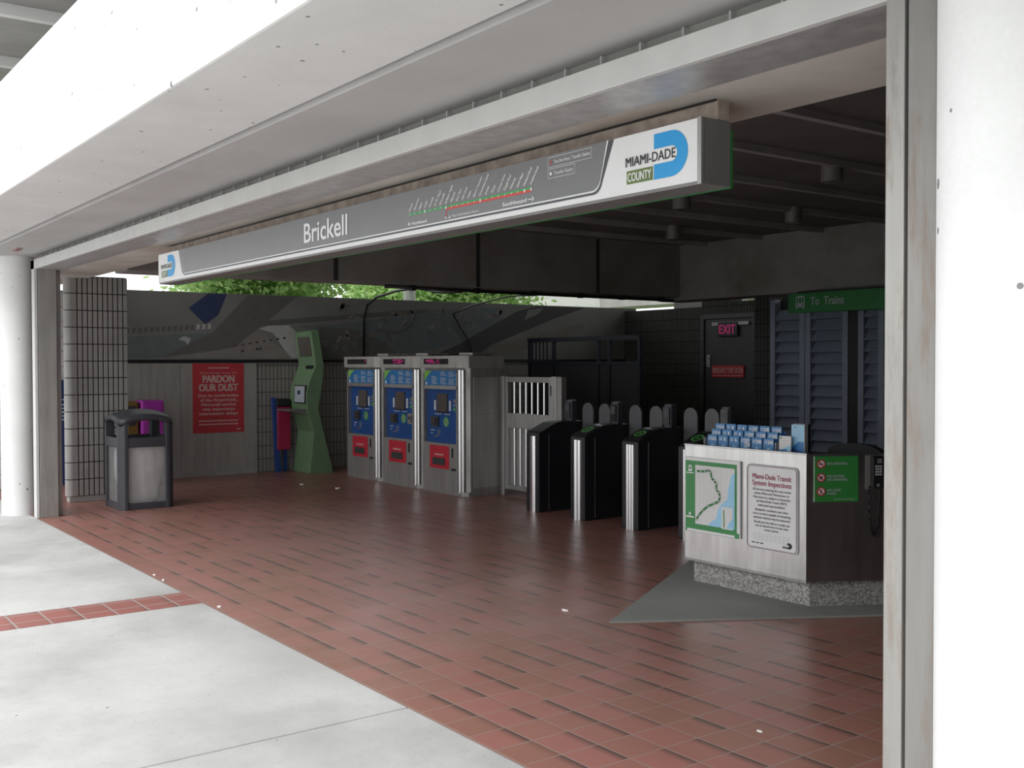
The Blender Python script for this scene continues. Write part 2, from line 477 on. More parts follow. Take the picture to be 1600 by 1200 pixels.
def tag(o, label=None, cat=None, group=None, kind=None):
    if label: o['label'] = label
    if cat: o['category'] = cat
    if group: o['group'] = group
    if kind: o['kind'] = kind
    return o
def thing(name, label, cat, loc=(0, 0, 0), rz=0.0, group=None):
    o = bpy.data.objects.new(name, None); COL.objects.link(o)
    o.empty_display_size = 0.1
    o.location = loc; o.rotation_euler.z = rz
    return tag(o, label, cat, group)
def struct(o, label, cat='structure'):
    return tag(o, label, cat, kind='structure')
def copy_tree(o, parent=None):
    c = o.copy(); COL.objects.link(c)
    if parent is not None: c.parent = parent
    for ch in o.children: copy_tree(ch, c)
    return c

# ================================================================ SETTING
YF = 2.57            # plane of the steel door frame
b = MB(); b.box(-40, 30, -40, 60, -0.4, -0.12, 'grass'); struct(b.build('ground'), 'green ground beyond the station walls', 'ground')
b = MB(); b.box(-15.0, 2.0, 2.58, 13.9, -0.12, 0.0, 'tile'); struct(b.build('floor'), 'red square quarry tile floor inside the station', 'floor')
# pavement slabs with real joints, and the strip of red tiles between them
edges = [-30.2, -27.3, -24.4, -21.5, -18.6, -15.7, -13.1, -10.22, -7.51]
edges2 = [-7.095, -4.345, -1.45, 1.45, 4.35, 7.25, 10.15]
for es in (edges, edges2):
    for x0, x1 in zip(es[:-1], es[1:]):
        b = MB(); b.box(x0 + 0.006, x1 - 0.006, -14, 2.574, -0.12, 0.0, 'pave')
        struct(b.build('pavement_slab', bevel=0.006), 'pale concrete pavement slab outside the entrance', 'pavement')
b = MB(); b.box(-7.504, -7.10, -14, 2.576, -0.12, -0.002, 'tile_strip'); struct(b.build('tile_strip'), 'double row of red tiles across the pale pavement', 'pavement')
b = MB(); b.box(-30.2, 10.15, -14, 2.574, -0.14, -0.05, 'conc_grey'); struct(b.build('pavement_bed'), 'dark joint bed under the pavement slabs', 'pavement')
b = MB(); b.prism([(-4.986, 4.425), (-3.62, 6.70), (-3.62, 8.0), (-6.36, 8.0), (-6.36, 6.70)], -0.01, 0.012, 'terrazzo')
struct(b.build('floor_pad', bevel=0.003), 'grey pointed terrazzo pad under the steel booth', 'floor')

# outer concrete beam, soffits, roof
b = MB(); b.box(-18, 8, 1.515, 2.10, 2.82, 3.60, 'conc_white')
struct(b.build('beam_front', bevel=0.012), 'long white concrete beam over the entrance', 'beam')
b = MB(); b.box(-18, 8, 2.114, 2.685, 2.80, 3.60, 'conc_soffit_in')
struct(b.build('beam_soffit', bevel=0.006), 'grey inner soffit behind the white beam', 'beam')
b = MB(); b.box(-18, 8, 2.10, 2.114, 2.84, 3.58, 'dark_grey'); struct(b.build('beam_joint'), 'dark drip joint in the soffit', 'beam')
b = MB(); b.box(-18, 8, 2.86, 3.40, 2.65, 3.40, 'conc_brown')
struct(b.build('beam_inner', bevel=0.01), 'brown stained concrete beam behind the steel header', 'beam')
# steel frame of the opening
fr = thing('door_1', 'steel frame of the wide station entrance', 'door', (0, 0, 0)); fr['kind'] = 'structure'
b = MB(); b.box(-12.15, -1.60, 2.60, 2.86, 2.64, 2.655, 'steel_header'); b.build('header_soffit', fr)
b = MB(); b.box(-12.15, -1.60, 2.57, 2.60, 2.64, 2.737, 'header_face'); b.build('header', fr, bevel=0.003)
b = MB(); b.box(-12.15, -1.60, 2.665, 2.69, 2.655, 2.80, 'conc_grey'); b.build('slot_back', fr)
b = MB()
x = -12.0
while x < -1.7:
    b.box(x, x + 0.010, 2.645, 2.665, 2.655, 2.798, 'header_face'); x += 0.2135
b.box(-12.15, -1.6, 2.645, 2.665, 2.735, 2.745, 'header_face')
b.build('slot_bars', fr)
b = MB(); b.box(-12.03, -12.0, YF + 0.036, 2.79, 0, 2.64, 'steel_dull'); b.box(-12.15, -12.001, YF, YF + 0.03, 0, 2.737, 'header_face'); b.box(-12.15, -12.12, YF, 2.86, 0, 2.64, 'steel_dull')
b.build('jamb', fr, bevel=0.003)
b = MB(); b.box(-1.753, -1.694, YF, 2.86, 0, 2.80, 'steel_jamb'); b.build('jamb', fr, bevel=0.004)
b = MB(); b.box(-1.694, -1.684, YF + 0.02, 2.86, 0, 2.80, 'black'); b.build('jamb_groove', fr)
b = MB(); b.box(-1.684, -1.598, YF, 2.86, 0, 2.80, 'steel_jamb_rusty'); b.build('jamb', fr, bevel=0.004)
# round columns
b = MB(); b.cyl((-12.5, 2.5, 0), (-12.5, 2.5, 2.83), 0.175, 'conc_white', seg=64); struct(b.build('column_left'), 'white round concrete column left of the entrance', 'column')
b = MB(); b.cyl((-1.345, 2.5, 0), (-1.345, 2.5, 2.83), 0.178, 'conc_white', seg=96); struct(b.build('column_right'), 'white round concrete column right of the entrance', 'column')
# high slab overhead with ribs
b = MB(); b.box(-18.5, 9, 1.75, 16, 5.4, 5.75, 'conc_grey')
for k in range(13):
    xx = -16.3 + k * 2.09
    b.box(xx - 0.05, xx + 0.05, 1.75, 16, 5.28, 5.4, 'conc_white')
struct(b.build('viaduct_slab'), 'ribbed concrete slab high above the station', 'ceiling')
for xx in (-14.0, -5.0, 4.0):
    b = MB(); b.box(xx - 0.5, xx + 0.5, 14.5, 15.5, -0.12, 5.4, 'conc_grey'); struct(b.build('viaduct_pier', bevel=0.03), 'concrete pier carrying the high slab', 'column')
# interior ceiling with ribs
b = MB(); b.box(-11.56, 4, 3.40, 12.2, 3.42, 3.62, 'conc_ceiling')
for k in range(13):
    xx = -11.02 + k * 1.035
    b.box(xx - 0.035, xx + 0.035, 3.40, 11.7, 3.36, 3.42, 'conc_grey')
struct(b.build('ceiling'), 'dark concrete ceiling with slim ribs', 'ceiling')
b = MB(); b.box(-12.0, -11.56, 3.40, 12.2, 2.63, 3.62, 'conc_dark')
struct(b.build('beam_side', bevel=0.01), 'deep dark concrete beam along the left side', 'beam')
b = MB()
for y in (3.79, 5.87, 7.95, 10.04):
    b.box(-11.57, -11.555, y - 0.03, y + 0.03, 2.635, 3.41, 'dark_grey')
struct(b.build('trim_1'), 'dark joints in the deep side beam', 'trim')
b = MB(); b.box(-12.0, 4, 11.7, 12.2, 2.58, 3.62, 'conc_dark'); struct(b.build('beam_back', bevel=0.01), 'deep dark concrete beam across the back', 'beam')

# left wall: block wall, mural, steel panel
b = MB(); b.box(-15.3, -15.0, 4.1, 14.0, 0, 2.66, 'rib_block'); struct(b.build('wall_left'), 'ribbed block wall on the left below the mural', 'wall')
b = MB(); b.box(-15.3, -15.0, 1.6, 4.09, 0, 2.62, 'block_light'); struct(b.build('wall_side'), 'pale block wall seen through the gap beside the pillar', 'wall')
pill = []
def rr(x0, x1, y0, y1, r, seg=6):
    pts = []
    for cx, cy, a0 in ((x1 - r, y1 - r, 0), (x0 + r, y1 - r, 90), (x0 + r, y0 + r, 180), (x1 - r, y0 + r, 270)):
        for i in range(seg + 1):
            a = math.radians(a0 + 90 * i / seg); pts.append((cx + r * math.cos(a), cy + r * math.sin(a)))
    return pts
# ribbed block pillar: every rib and joint is cut
b = MB()
b.box(-13.25, -13.112, 3.17, 3.87, 0.0, 0.07, 'conc_grey')
b.prism(rr(-13.25, -13.115, 3.158, 3.865, 0.065), 0.07, 2.675, 'mortar')
for c in range(13):
    z0 = 0.075 + c * 0.2; z1 = z0 + 0.189
    for i in range(10):
        y0 = 3.284 + i * 0.0585
        b.box(-13.14, -13.100, y0, y0 + 0.045, z0, z1, 'conc_grey'); b.box(-13.265, -13.22, y0, y0 + 0.045, z0, z1, 'conc_grey')
    b.prism([(-13.1825 + 0.0825 * math.cos(a), 3.212 + 0.072 * math.sin(a)) for a in [math.radians(-180 + 12 * i) for i in range(16)]] + [(-13.10, 3.270), (-13.265, 3.270)], z0, z1, 'conc_grey')
struct(b.build('pillar_block', bevel=0.004, seg=1), 'grey ribbed block pillar left of the entrance', 'pillar')

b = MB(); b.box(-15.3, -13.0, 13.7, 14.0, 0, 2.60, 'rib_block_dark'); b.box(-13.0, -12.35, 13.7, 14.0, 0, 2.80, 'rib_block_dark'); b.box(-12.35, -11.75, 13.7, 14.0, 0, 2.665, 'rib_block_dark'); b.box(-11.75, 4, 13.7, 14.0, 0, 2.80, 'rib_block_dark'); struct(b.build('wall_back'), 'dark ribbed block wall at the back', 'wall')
b = MB(); b.box(-1.2, -0.95, 2.95, 13.7, 0, 3.42, 'rib_block_dark'); struct(b.build('wall_right_blocker'), 'unseen dark wall added to block light from the right of the hall', 'wall')  # out-of-view wall added so no light leaks in from the right
b = MB(); b.box(-1.15, 8, 2.6, 2.86, 0, 2.80, 'conc_white'); struct(b.build('wall_front'), 'white concrete wall right of the entrance column', 'wall')

# mural painted on boards along the left wall
mu = thing('mural', 'grey abstract mural above the left wall with a navy diamond', 'mural', (0, 0, 0))
b = MB(); b.box(-14.997, -14.985, 4.12, 13.69, 1.692, 2.655, 'mural_base'); b.build('mural_board', mu)
fm = Face((-14.985, 0, 0), (0, 1, 0), (0, 0, 1))
b = MB()
fm.poly(b, [(4.87, 1.72), (5.61, 2.08), (6.17, 2.65), (6.95, 2.65), (6.5, 2.29), (5.94, 1.87)], 'mural_band', 0.003)
fm.poly(b, [(4.13, 1.70), (4.87, 1.72), (5.61, 2.08), (4.13, 2.0)], 'mural_teal', 0.002)
fm.poly(b, [(5.27, 2.43), (5.56, 2.65), (5.84, 2.65), (5.7, 2.34), (5.51, 2.2)], 'mural_blue', 0.004)
for i in range(16):
    y0 = 4.30 + i * 0.083
    fm.poly(b, [(y0, 2.045 + i * 0.006), (y0 + 0.045, 2.045 + i * 0.006), (y0 + 0.055, 2.12 + i * 0.006), (y0 + 0.01, 2.12 + i * 0.006)], 'mural_band' if i < 13 else 'mural_light', 0.004)
fm.poly(b, [(5.12, 1.98), (5.22, 1.95), (5.25, 1.90), (5.3, 1.99), (5.2, 2.03)], 'mural_light', 0.005)
fm.poly(b, [(4.95, 1.71), (5.94, 1.865), (6.33, 2.12), (6.9, 1.71)], 'mural_pink', 0.002)
fm.poly(b, [(6.34, 2.19), (6.5, 2.28), (8.24, 2.44), (9.3, 2.53), (9.3, 2.46), (8.24, 2.36)], 'mural_band', 0.004)
fm.poly(b, [(6.33, 2.15), (6.5, 2.2), (6.81, 2.21), (6.93, 2.12), (6.90, 2.05), (6.98, 1.98), (6.95, 1.86), (7.02, 1.71), (6.86, 1.71), (6.72, 1.86), (6.6, 2.02), (6.56, 2.09)], 'mural_light', 0.005)
for i in range(8): fm.rect(b, 5.95 + i * 0.11, 5.99 + i * 0.11, 1.885 + i * 0.017, 1.91 + i * 0.017, 'mural_dark', 0.005)
for yy, zz in ((6.05, 1.80), (6.28, 1.83), (6.33, 1.835)): fm.rect(b, yy, yy + 0.04, zz, zz + 0.035, 'mural_dark', 0.005)
fm.poly(b, [(7.0, 2.2), (7.6, 2.24), (8.3, 2.33), (9.1, 2.45), (9.3, 2.5), (10.78, 2.6), (10.8, 2.35), (9.81, 1.94), (8.98, 1.79), (8.0, 1.75), (7.9, 2.0)], 'mural_teal', 0.002)
fm.poly(b, [(7.3, 2.19), (7.9, 2.17), (8.3, 2.05), (8.7, 1.80), (8.7, 1.70), (7.05, 1.70)], 'mural_band', 0.003)
fm.line(b, [(8.32, 2.17), (8.65, 2.12), (8.85, 2.17), (8.98, 2.26), (9.05, 2.4), (9.05, 2.49)], 0.05, 'mural_band', 0.006)
fm.poly(b, [(9.81, 1.91), (11.14, 2.54), (11.6, 2.64), (12.7, 2.64), (11.93, 2.41), (10.61, 1.95), (10.2, 1.72), (9.3, 1.72)], 'mural_dark', 0.003)
fm.poly(b, [(10.53, 1.92), (12.68, 2.36), (12.64, 2.23), (10.87, 1.74)], 'mural_tan', 0.004)
fm.poly(b, [(11.3, 2.39), (11.38, 2.57), (11.72, 2.61), (11.6, 2.5)], 'mural_base', 0.005)
rnd = random.Random(3)
for i in range(70):
    y0 = rnd.uniform(7.6, 10.9); z0 = rnd.uniform(1.85, 2.55)
    if z0 < 1.9 + (y0 - 9.6) * 0.45: continue
    a = rnd.uniform(0, 3.1); L = rnd.uniform(0.06, 0.16); w = L * rnd.uniform(0.25, 0.5)
    pts = []
    for t in range(10):
        th = 2 * math.pi * t / 10
        px, py = L * math.cos(th) * 0.6, w * math.sin(th) * 0.6 * (1 + 0.35 * math.cos(th))
        pts.append((y0 + px * math.cos(a) - py * math.sin(a), z0 + px * math.sin(a) + py * math.cos(a)))
    fm.poly(b, pts, rnd.choice(['mural_base', 'mural_pink', 'mural_band', 'mural_tan', 'mural_base']), 0.0055)
for i in range(9):
    y0 = rnd.uniform(9.2, 10.9); z0 = rnd.uniform(2.25, 2.52)
    fm.ring(b, y0, z0, 0.035, 0.055, 'mural_pink', 0.007, 14)
for i in range(6):
    fm.ring(b, 7.25 + i * 0.17, 1.84 + rnd.uniform(-0.05, 0.12), 0.03, 0.045, 'mural_base', 0.007, 14)
b.build('mural_shapes', mu)
b = MB(); b.box(-15.0, -14.97, 4.12, 13.69, 1.645, 1.69, 'black'); struct(b.build('trim_2'), 'black rail under the mural', 'trim')
sp = thing('wall_panel', 'stainless steel sheet on the left wall behind the red poster', 'panel', (-14.99, 5.2, 0.0))
b = MB(); b.box(-0.01, 0.01, -0.8, -0.062, 0.02, 1.64, 'steel_sheet'); b.box(-0.01, 0.01, -0.058, 1.09, 0.02, 1.64, 'steel_sheet'); b.build('sheet', sp, bevel=0.002)
b = MB(); b.box(-0.01, 0.016, -0.8, 1.09, 0.0, 0.07, 'conc_grey'); b.build('kick_strip', sp)

# ---------------------------------------------------------------- wall at the back: door, louvres
dr = thing('door_2', 'dark emergency exit door in the back wall', 'door', (-12.38, 13.7, 0)); dr['kind'] = 'structure'
b = MB(); b.box(-0.60, -0.52, -0.06, 0.0, 0, 2.46, 'dark_grey'); b.box(0.58, 0.66, -0.06, 0.0, 0, 2.46, 'dark_grey'); b.box(-0.52, 0.58, -0.06, 0.0, 2.38, 2.46, 'dark_grey'); b.build('door_frame', dr, bevel=0.005)
b = MB(); b.box(-0.51, 0.57, -0.03, 0.0, 0.0, 2.37, 'door_dark'); dl = b.build('door_leaf', dr)
b = MB(); b.box(-0.32, 0.5, -0.07, -0.03, 2.26, 2.32, 'steel_dull'); b.build('door_closer', dl, bevel=0.005)
b = MB(); b.box(-0.44, -0.38, -0.05, -0.03, 1.55, 1.76, 'steel'); b.cyl((-0.41, -0.09, 1.58), (-0.41, -0.09, 1.73), 0.012, 'steel'); b.box(-0.42, -0.40, -0.09, -0.05, 1.58, 1.60, 'steel'); b.box(-0.42, -0.40, -0.09, -0.05, 1.71, 1.73, 'steel'); b.build('door_handle', dl)
ex = thing('exit_sign', 'small glowing pink EXIT sign on the dark back door', 'sign', (-12.33, 13.66, 2.075))
b = MB(); b.box(-0.22, 0.22, -0.05, 0.01, 0, 0.24, 'black'); b.build('case', ex, bevel=0.008)
fx = Face((0, -0.05, 0), (1, 0, 0), (0, 0, 1))
b = MB(); fx.text(b, 'EXIT', 0, 0.045, 0.15, 'exit_glow', 0.002, width=0.36, align='c', bold=0.02); b.build('lettering', ex)
es = thing('emergency_exit_sign', 'red EMERGENCY EXIT sign with white letters across the dark door', 'sign', (-12.35, 13.655, 1.374))
b = MB(); b.box(-0.36, 0.36, -0.01, 0.012, 0, 0.205, 'red'); b.build('board', es)
fx = Face((0, -0.01, 0), (1, 0, 0), (0, 0, 1))
b = MB(); fx.text(b, 'EMERGENCY EXIT DOOR', 0, 0.075, 0.095, 'poster_text', 0.002, width=0.68, align='c', bold=0.01)
for i in range(12): fx.rect(b, -0.33 + i * 0.056, -0.33 + i * 0.056 + 0.042, 0.025, 0.04, 'poster_text', 0.002)
b.build('lettering', es)

def louvre(x0, x1, label):
    t = thing('louvre_panel', label, 'louvre', ((x0 + x1) / 2, 12.25, 0), group=None)
    w = (x1 - x0) / 2
    b = MB(); b.box(-w, -w + 0.09, -0.06, 0.1, 0, 2.535, 'louvre'); b.build('post', t, bevel=0.004)
    b = MB(); b.box(w - 0.09, w, -0.06, 0.1, 0, 2.535, 'louvre'); b.build('post', t, bevel=0.004)
    b = MB(); b.box(-w + 0.09, w - 0.09, 0.07, 0.1, 0, 2.535, 'black'); b.build('back_sheet', t)
    z = 0.08; k = 0
    while z < 2.40:
        b = MB(); b.add([(-w + 0.09, -0.05, z), (w - 0.09, -0.05, z), (w - 0.09, 0.06, z + 0.14), (-w + 0.09, 0.06, z + 0.14), (-w + 0.09, -0.04, z - 0.012), (w - 0.09, -0.04, z - 0.012), (w - 0.09, 0.07, z + 0.128), (-w + 0.09, 0.07, z + 0.128)],
                        [(0, 1, 2, 3), (7, 6, 5, 4), (0, 4, 5, 1), (1, 5, 6, 2), (2, 6, 7, 3), (3, 7, 4, 0)], 'louvre')
        b.build('slat', t); z += 0.155
    return t
louvre(-10.22, -9.60, 'blue grey louvre panel nearest the emergency exit door')
louvre(-9.59, -8.88, 'blue grey louvre panel under the train symbol of the green hanging sign')
louvre(-8.72, -8.32, 'narrow blue grey louvre panel right of the black post')
louvre(-8.31, -7.3, 'blue grey louvre panel nearest the entrance jamb, rightmost of the four')
b = MB(); b.box(-8.87, -8.73, 12.2, 12.4, 0, 2.58, 'black'); struct(b.build('trim_3'), 'black post between louvre panels', 'trim')
b = MB(); b.box(-7.29, -1.2, 12.2, 12.4, 0, 2.58, 'conc_dark'); struct(b.build('wall_rear'), 'concrete wall behind the booth', 'wall')
b = MB(); b.box(-10.52, -10.24, 12.2, 12.5, 0, 2.58, 'rib_block_dark'); struct(b.build('wall_pier'), 'dark pier beside the louvre panels', 'wall')

ts = thing('hanging_sign', 'dark green hanging sign reading To Trains under the back beam', 'sign', (-8.2, 11.5, 2.295))
b = MB(); b.box(-1.13, 1.6, 0, 0.10, 0, 0.262, 'sign_green'); b.build('sign_box', ts, bevel=0.004)
b = MB(); b.box(-0.9, -0.86, 0.03, 0.07, 0.262, 0.285, 'black'); b.box(0.9, 0.94, 0.03, 0.07, 0.262, 0.285, 'black'); b.box(-1.0, 1.5, 0.03, 0.3, 0.262, 0.285, 'black'); b.build('mount', ts)
fx = Face((0, 0, 0), (1, 0, 0), (0, 0, 1))
b = MB(); fx.text(b, 'To  Trains', -0.76, 0.095, 0.105, 'pale', 0.002, width=0.52, bold=0.015); b.build('lettering', ts)
b = MB()
u0 = -0.93
fx.poly(b, [(u0 - 0.075, 0.075), (u0 + 0.075, 0.075), (u0 + 0.075, 0.20), (u0 + 0.05, 0.225), (u0 - 0.05, 0.225), (u0 - 0.075, 0.20)], 'pale', 0.002)
fx.rect(b, u0 - 0.06, u0 - 0.03, 0.13, 0.20, 'sign_green', 0.003); fx.rect(b, u0 - 0.02, u0 + 0.02, 0.13, 0.20, 'sign_green', 0.003); fx.rect(b, u0 + 0.03, u0 + 0.06, 0.13, 0.20, 'sign_green', 0.003)
fx.disc(b, u0 - 0.045, 0.10, 0.012, 'sign_green'); fx.disc(b, u0 + 0.045, 0.10, 0.012, 'sign_green')
fx.line(b, [(u0 - 0.04, 0.075), (u0 - 0.06, 0.045)], 0.015, 'pale', 0.002); fx.line(b, [(u0 + 0.04, 0.075), (u0 + 0.06, 0.045)], 0.015, 'pale', 0.002)
b.build('train_symbol', ts)

# blue railed enclosure in the dark by the mural
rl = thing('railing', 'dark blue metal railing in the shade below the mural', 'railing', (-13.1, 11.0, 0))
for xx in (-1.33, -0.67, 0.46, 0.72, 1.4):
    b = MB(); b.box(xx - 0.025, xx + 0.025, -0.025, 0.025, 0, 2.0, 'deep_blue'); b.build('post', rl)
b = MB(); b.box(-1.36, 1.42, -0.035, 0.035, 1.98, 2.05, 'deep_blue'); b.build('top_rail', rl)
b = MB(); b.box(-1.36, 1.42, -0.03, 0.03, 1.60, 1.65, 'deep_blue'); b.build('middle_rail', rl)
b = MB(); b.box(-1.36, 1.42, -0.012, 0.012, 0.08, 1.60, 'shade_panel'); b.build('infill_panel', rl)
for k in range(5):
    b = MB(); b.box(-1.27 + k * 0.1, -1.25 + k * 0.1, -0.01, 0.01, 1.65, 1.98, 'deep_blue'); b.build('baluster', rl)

# ================================================================ STATION NAME SIGN
sg = thing('station_sign', 'long grey and white station name sign reading Brickell over the entrance', 'sign', (0, 2.95, 0))
X0, X1, Z0, Z1 = -9.125, -2.80, 2.32, 2.572
b = MB(); b.box(X0, X1, 0.006, 0.16, Z0, Z1, 'sign_frame'); b.build('sign_case', sg, bevel=0.004)
b = MB(); b.box(X0, X1 - 0.002, 0.16, 0.172, Z0 - 0.0018, Z1 - 0.03, 'sign_green'); b.build('rear_face', sg)
b = MB(); b.box(X0 + 0.003, X1 - 0.022, 0.0, 0.006, Z0 + 0.013, Z1 - 0.002, 'white'); b.box(X1 - 0.020, X1, -0.004, 0.012, Z0, Z1, 'steel_dull'); b.build('front_face', sg)
b = MB(); b.box(X0 + 0.1, X1 - 0.0, 0.085, 0.15, Z1, 2.649, 'rust'); b.box(X0 + 0.1, X1 - 0.004, 0.075, 0.085, 2.642, 2.649, 'black'); b.build('mounting_bar', sg)
F = Face((0, 0, 0), (1, 0, 0), (0, 0, 1))
def panel_outline(d, zb):
    r = 0.03
    pts = [(-8.566 - d, Z1 - 0.002), (-8.50 - d * 0.7, zb + r), (-8.475, zb)]
    for i in range(7):
        a = math.radians(-90 + 78 * i / 6); pts.append((-3.43 + d * 0.2 + 0.055 * math.cos(a), zb + 0.055 + 0.055 * math.sin(a)))
    pts.append((-3.335 + d, Z1 - 0.002))
    return pts
b = MB()
F.poly(b, panel_outline(0.042, 2.356), 'sign_dark', 0.0015)
F.poly(b, panel_outline(0.010, 2.366), 'white', 0.003)
F.poly(b, panel_outline(0.0, 2.373), 'sign_grey', 0.0045)
b.build('grey_panel', sg)
b = MB(); F.text(b, 'Brickell', -6.232, 2.409, 0.121, 'white', 0.007, width=0.585, bold=0.018); b.build('station_name', sg)
def emblem(dx, s=1.0, parent=sg):
    b = MB()
    cx, cz = -3.057 + dx, 2.4585
    hh = 0.0895
    pts = [(cx, cz - hh), (cx + 0.096, cz - hh)] + [(cx + 0.096 + hh * math.sin(math.radians(a)), cz - hh * math.cos(math.radians(a))) for a in range(10, 180, 10)] + [(cx + 0.096, cz + hh), (cx, cz + hh)]
    F.poly(b, pts, 'emblem_blue', 0.0015)
    sl = 0.027
    pts = [(cx - 0.006, cz - sl - 0.003), (cx + 0.10, cz - sl - 0.003)] + [(cx + 0.10 + (sl + 0.003) * math.sin(math.radians(a)), cz - (sl + 0.003) * math.cos(math.radians(a))) for a in range(15, 180, 15)] + [(cx + 0.10, cz + sl + 0.003), (cx - 0.006, cz + sl + 0.003)]
    F.poly(b, pts, 'white', 0.003)
    F.rect(b, cx - 0.158, cx - 0.006, cz - 0.088, cz - 0.034, 'emblem_green', 0.0015)
    F.text(b, 'MIAMI-DADE', cx - 0.161, cz - 0.018, 0.038, 'ink', 0.0045, width=0.283, bold=0.012)
    F.text(b, 'COUNTY', cx - 0.150, cz - 0.078, 0.034, 'white', 0.003, width=0.136, bold=0.02)
    return b.build('county_emblem', parent)
emblem(0.0); emblem(-5.825)
names = ['Palmetto', 'Okeechobee', 'Hialeah', 'Tri-Rail', 'Northside', 'Dr. M.L. King Jr.', 'Brownsville', 'Earlington Heights', 'Allapattah', 'Santa Clara', 'Civic Center', 'Culmer', 'Historic Overtown', 'Government Center', 'Brickell', 'Vizcaya', 'Coconut Grove', 'Douglas Road', 'University', 'South Miami', 'Dadeland North', 'Dadeland South']
b = MB(); b2 = MB(); b3 = MB()
xs = [-4.925 + i * (1.075 / 21) for i in range(22)]
F.rect(b, -4.94, -3.845, 2.437, 2.447, 'line_green', 0.0058)
F.rect(b, xs[7] - 0.004, -3.845, 2.425, 2.437, 'line_red', 0.0058)
F.rect(b, xs[7] - 0.004, xs[7] + 0.004, 2.39, 2.437, 'line_red', 0.0058)
for i, xx in enumerate(xs):
    big = i in (3, 7, 13, 20, 21)
    F.disc(b, xx, 2.437 if i >= 7 else 2.442, 0.006 if big else 0.0038, 'white', 0.007, 10, 0.009 if big else None)
    b2 = MB(); F.text(b2, names[i], xx, 2.455, 0.0165, 'grey_line', 0.006, rot=math.radians(52), bold=0.03, sx=0.62); b2.build('stop_name', sg)
F.disc(b, xs[7], 2.386, 0.006, 'white', 0.007, 10)
b.build('route_line', sg)
b3 = MB(); F.text(b3, 'Miami International Airport', xs[7] + 0.055, 2.383, 0.013, 'grey_line', 0.006, width=0.24, bold=0.03)
F.poly(b3, [(xs[7] + 0.02, 2.380), (xs[7] + 0.045, 2.380), (xs[7] + 0.033, 2.398)], 'grey_line', 0.006); b3.build('airport_label', sg)
b3 = MB(); F.text(b3, 'Northbound', -4.90, 2.384, 0.016, 'white', 0.006, width=0.145, bold=0.03)
F.line(b3, [(-4.91, 2.392), (-4.945, 2.392)], 0.004, 'white', 0.006); F.line(b3, [(-4.93, 2.402), (-4.946, 2.392), (-4.93, 2.382)], 0.004, 'white', 0.006); b3.build('direction_label', sg)
b3 = MB(); F.text(b3, 'Southbound', -4.075, 2.384, 0.018, 'white', 0.006, width=0.19, bold=0.03)
F.line(b3, [(-3.875, 2.392), (-3.83, 2.392)], 0.004, 'white', 0.006); F.line(b3, [(-3.846, 2.404), (-3.829, 2.392), (-3.846, 2.380)], 0.004, 'white', 0.006); b3.build('direction_label', sg)
b = MB()
for (a0, a1, c0, c1) in ((-3.727, -3.429, 2.515, 2.558), (-3.727, -3.540, 2.466, 2.507)):
    F.line(b, [(a0, c0), (a1, c0), (a1, c1), (a0, c1), (a0, c0)], 0.0025, 'grey_line', 0.006)
F.ring(b, -3.708, 2.536, 0.005, 0.009, 'line_red', 0.006, 12); F.disc(b, -3.708, 2.486, 0.008, 'white', 0.006, 12)
F.text(b, 'You Are Here / Transfer Station', -3.685, 2.529, 0.015, 'grey_line', 0.006, width=0.245, bold=0.03)
F.text(b, 'Transfer Station', -3.685, 2.479, 0.015, 'grey_line', 0.006, width=0.132, bold=0.03)
b.build('legend', sg)

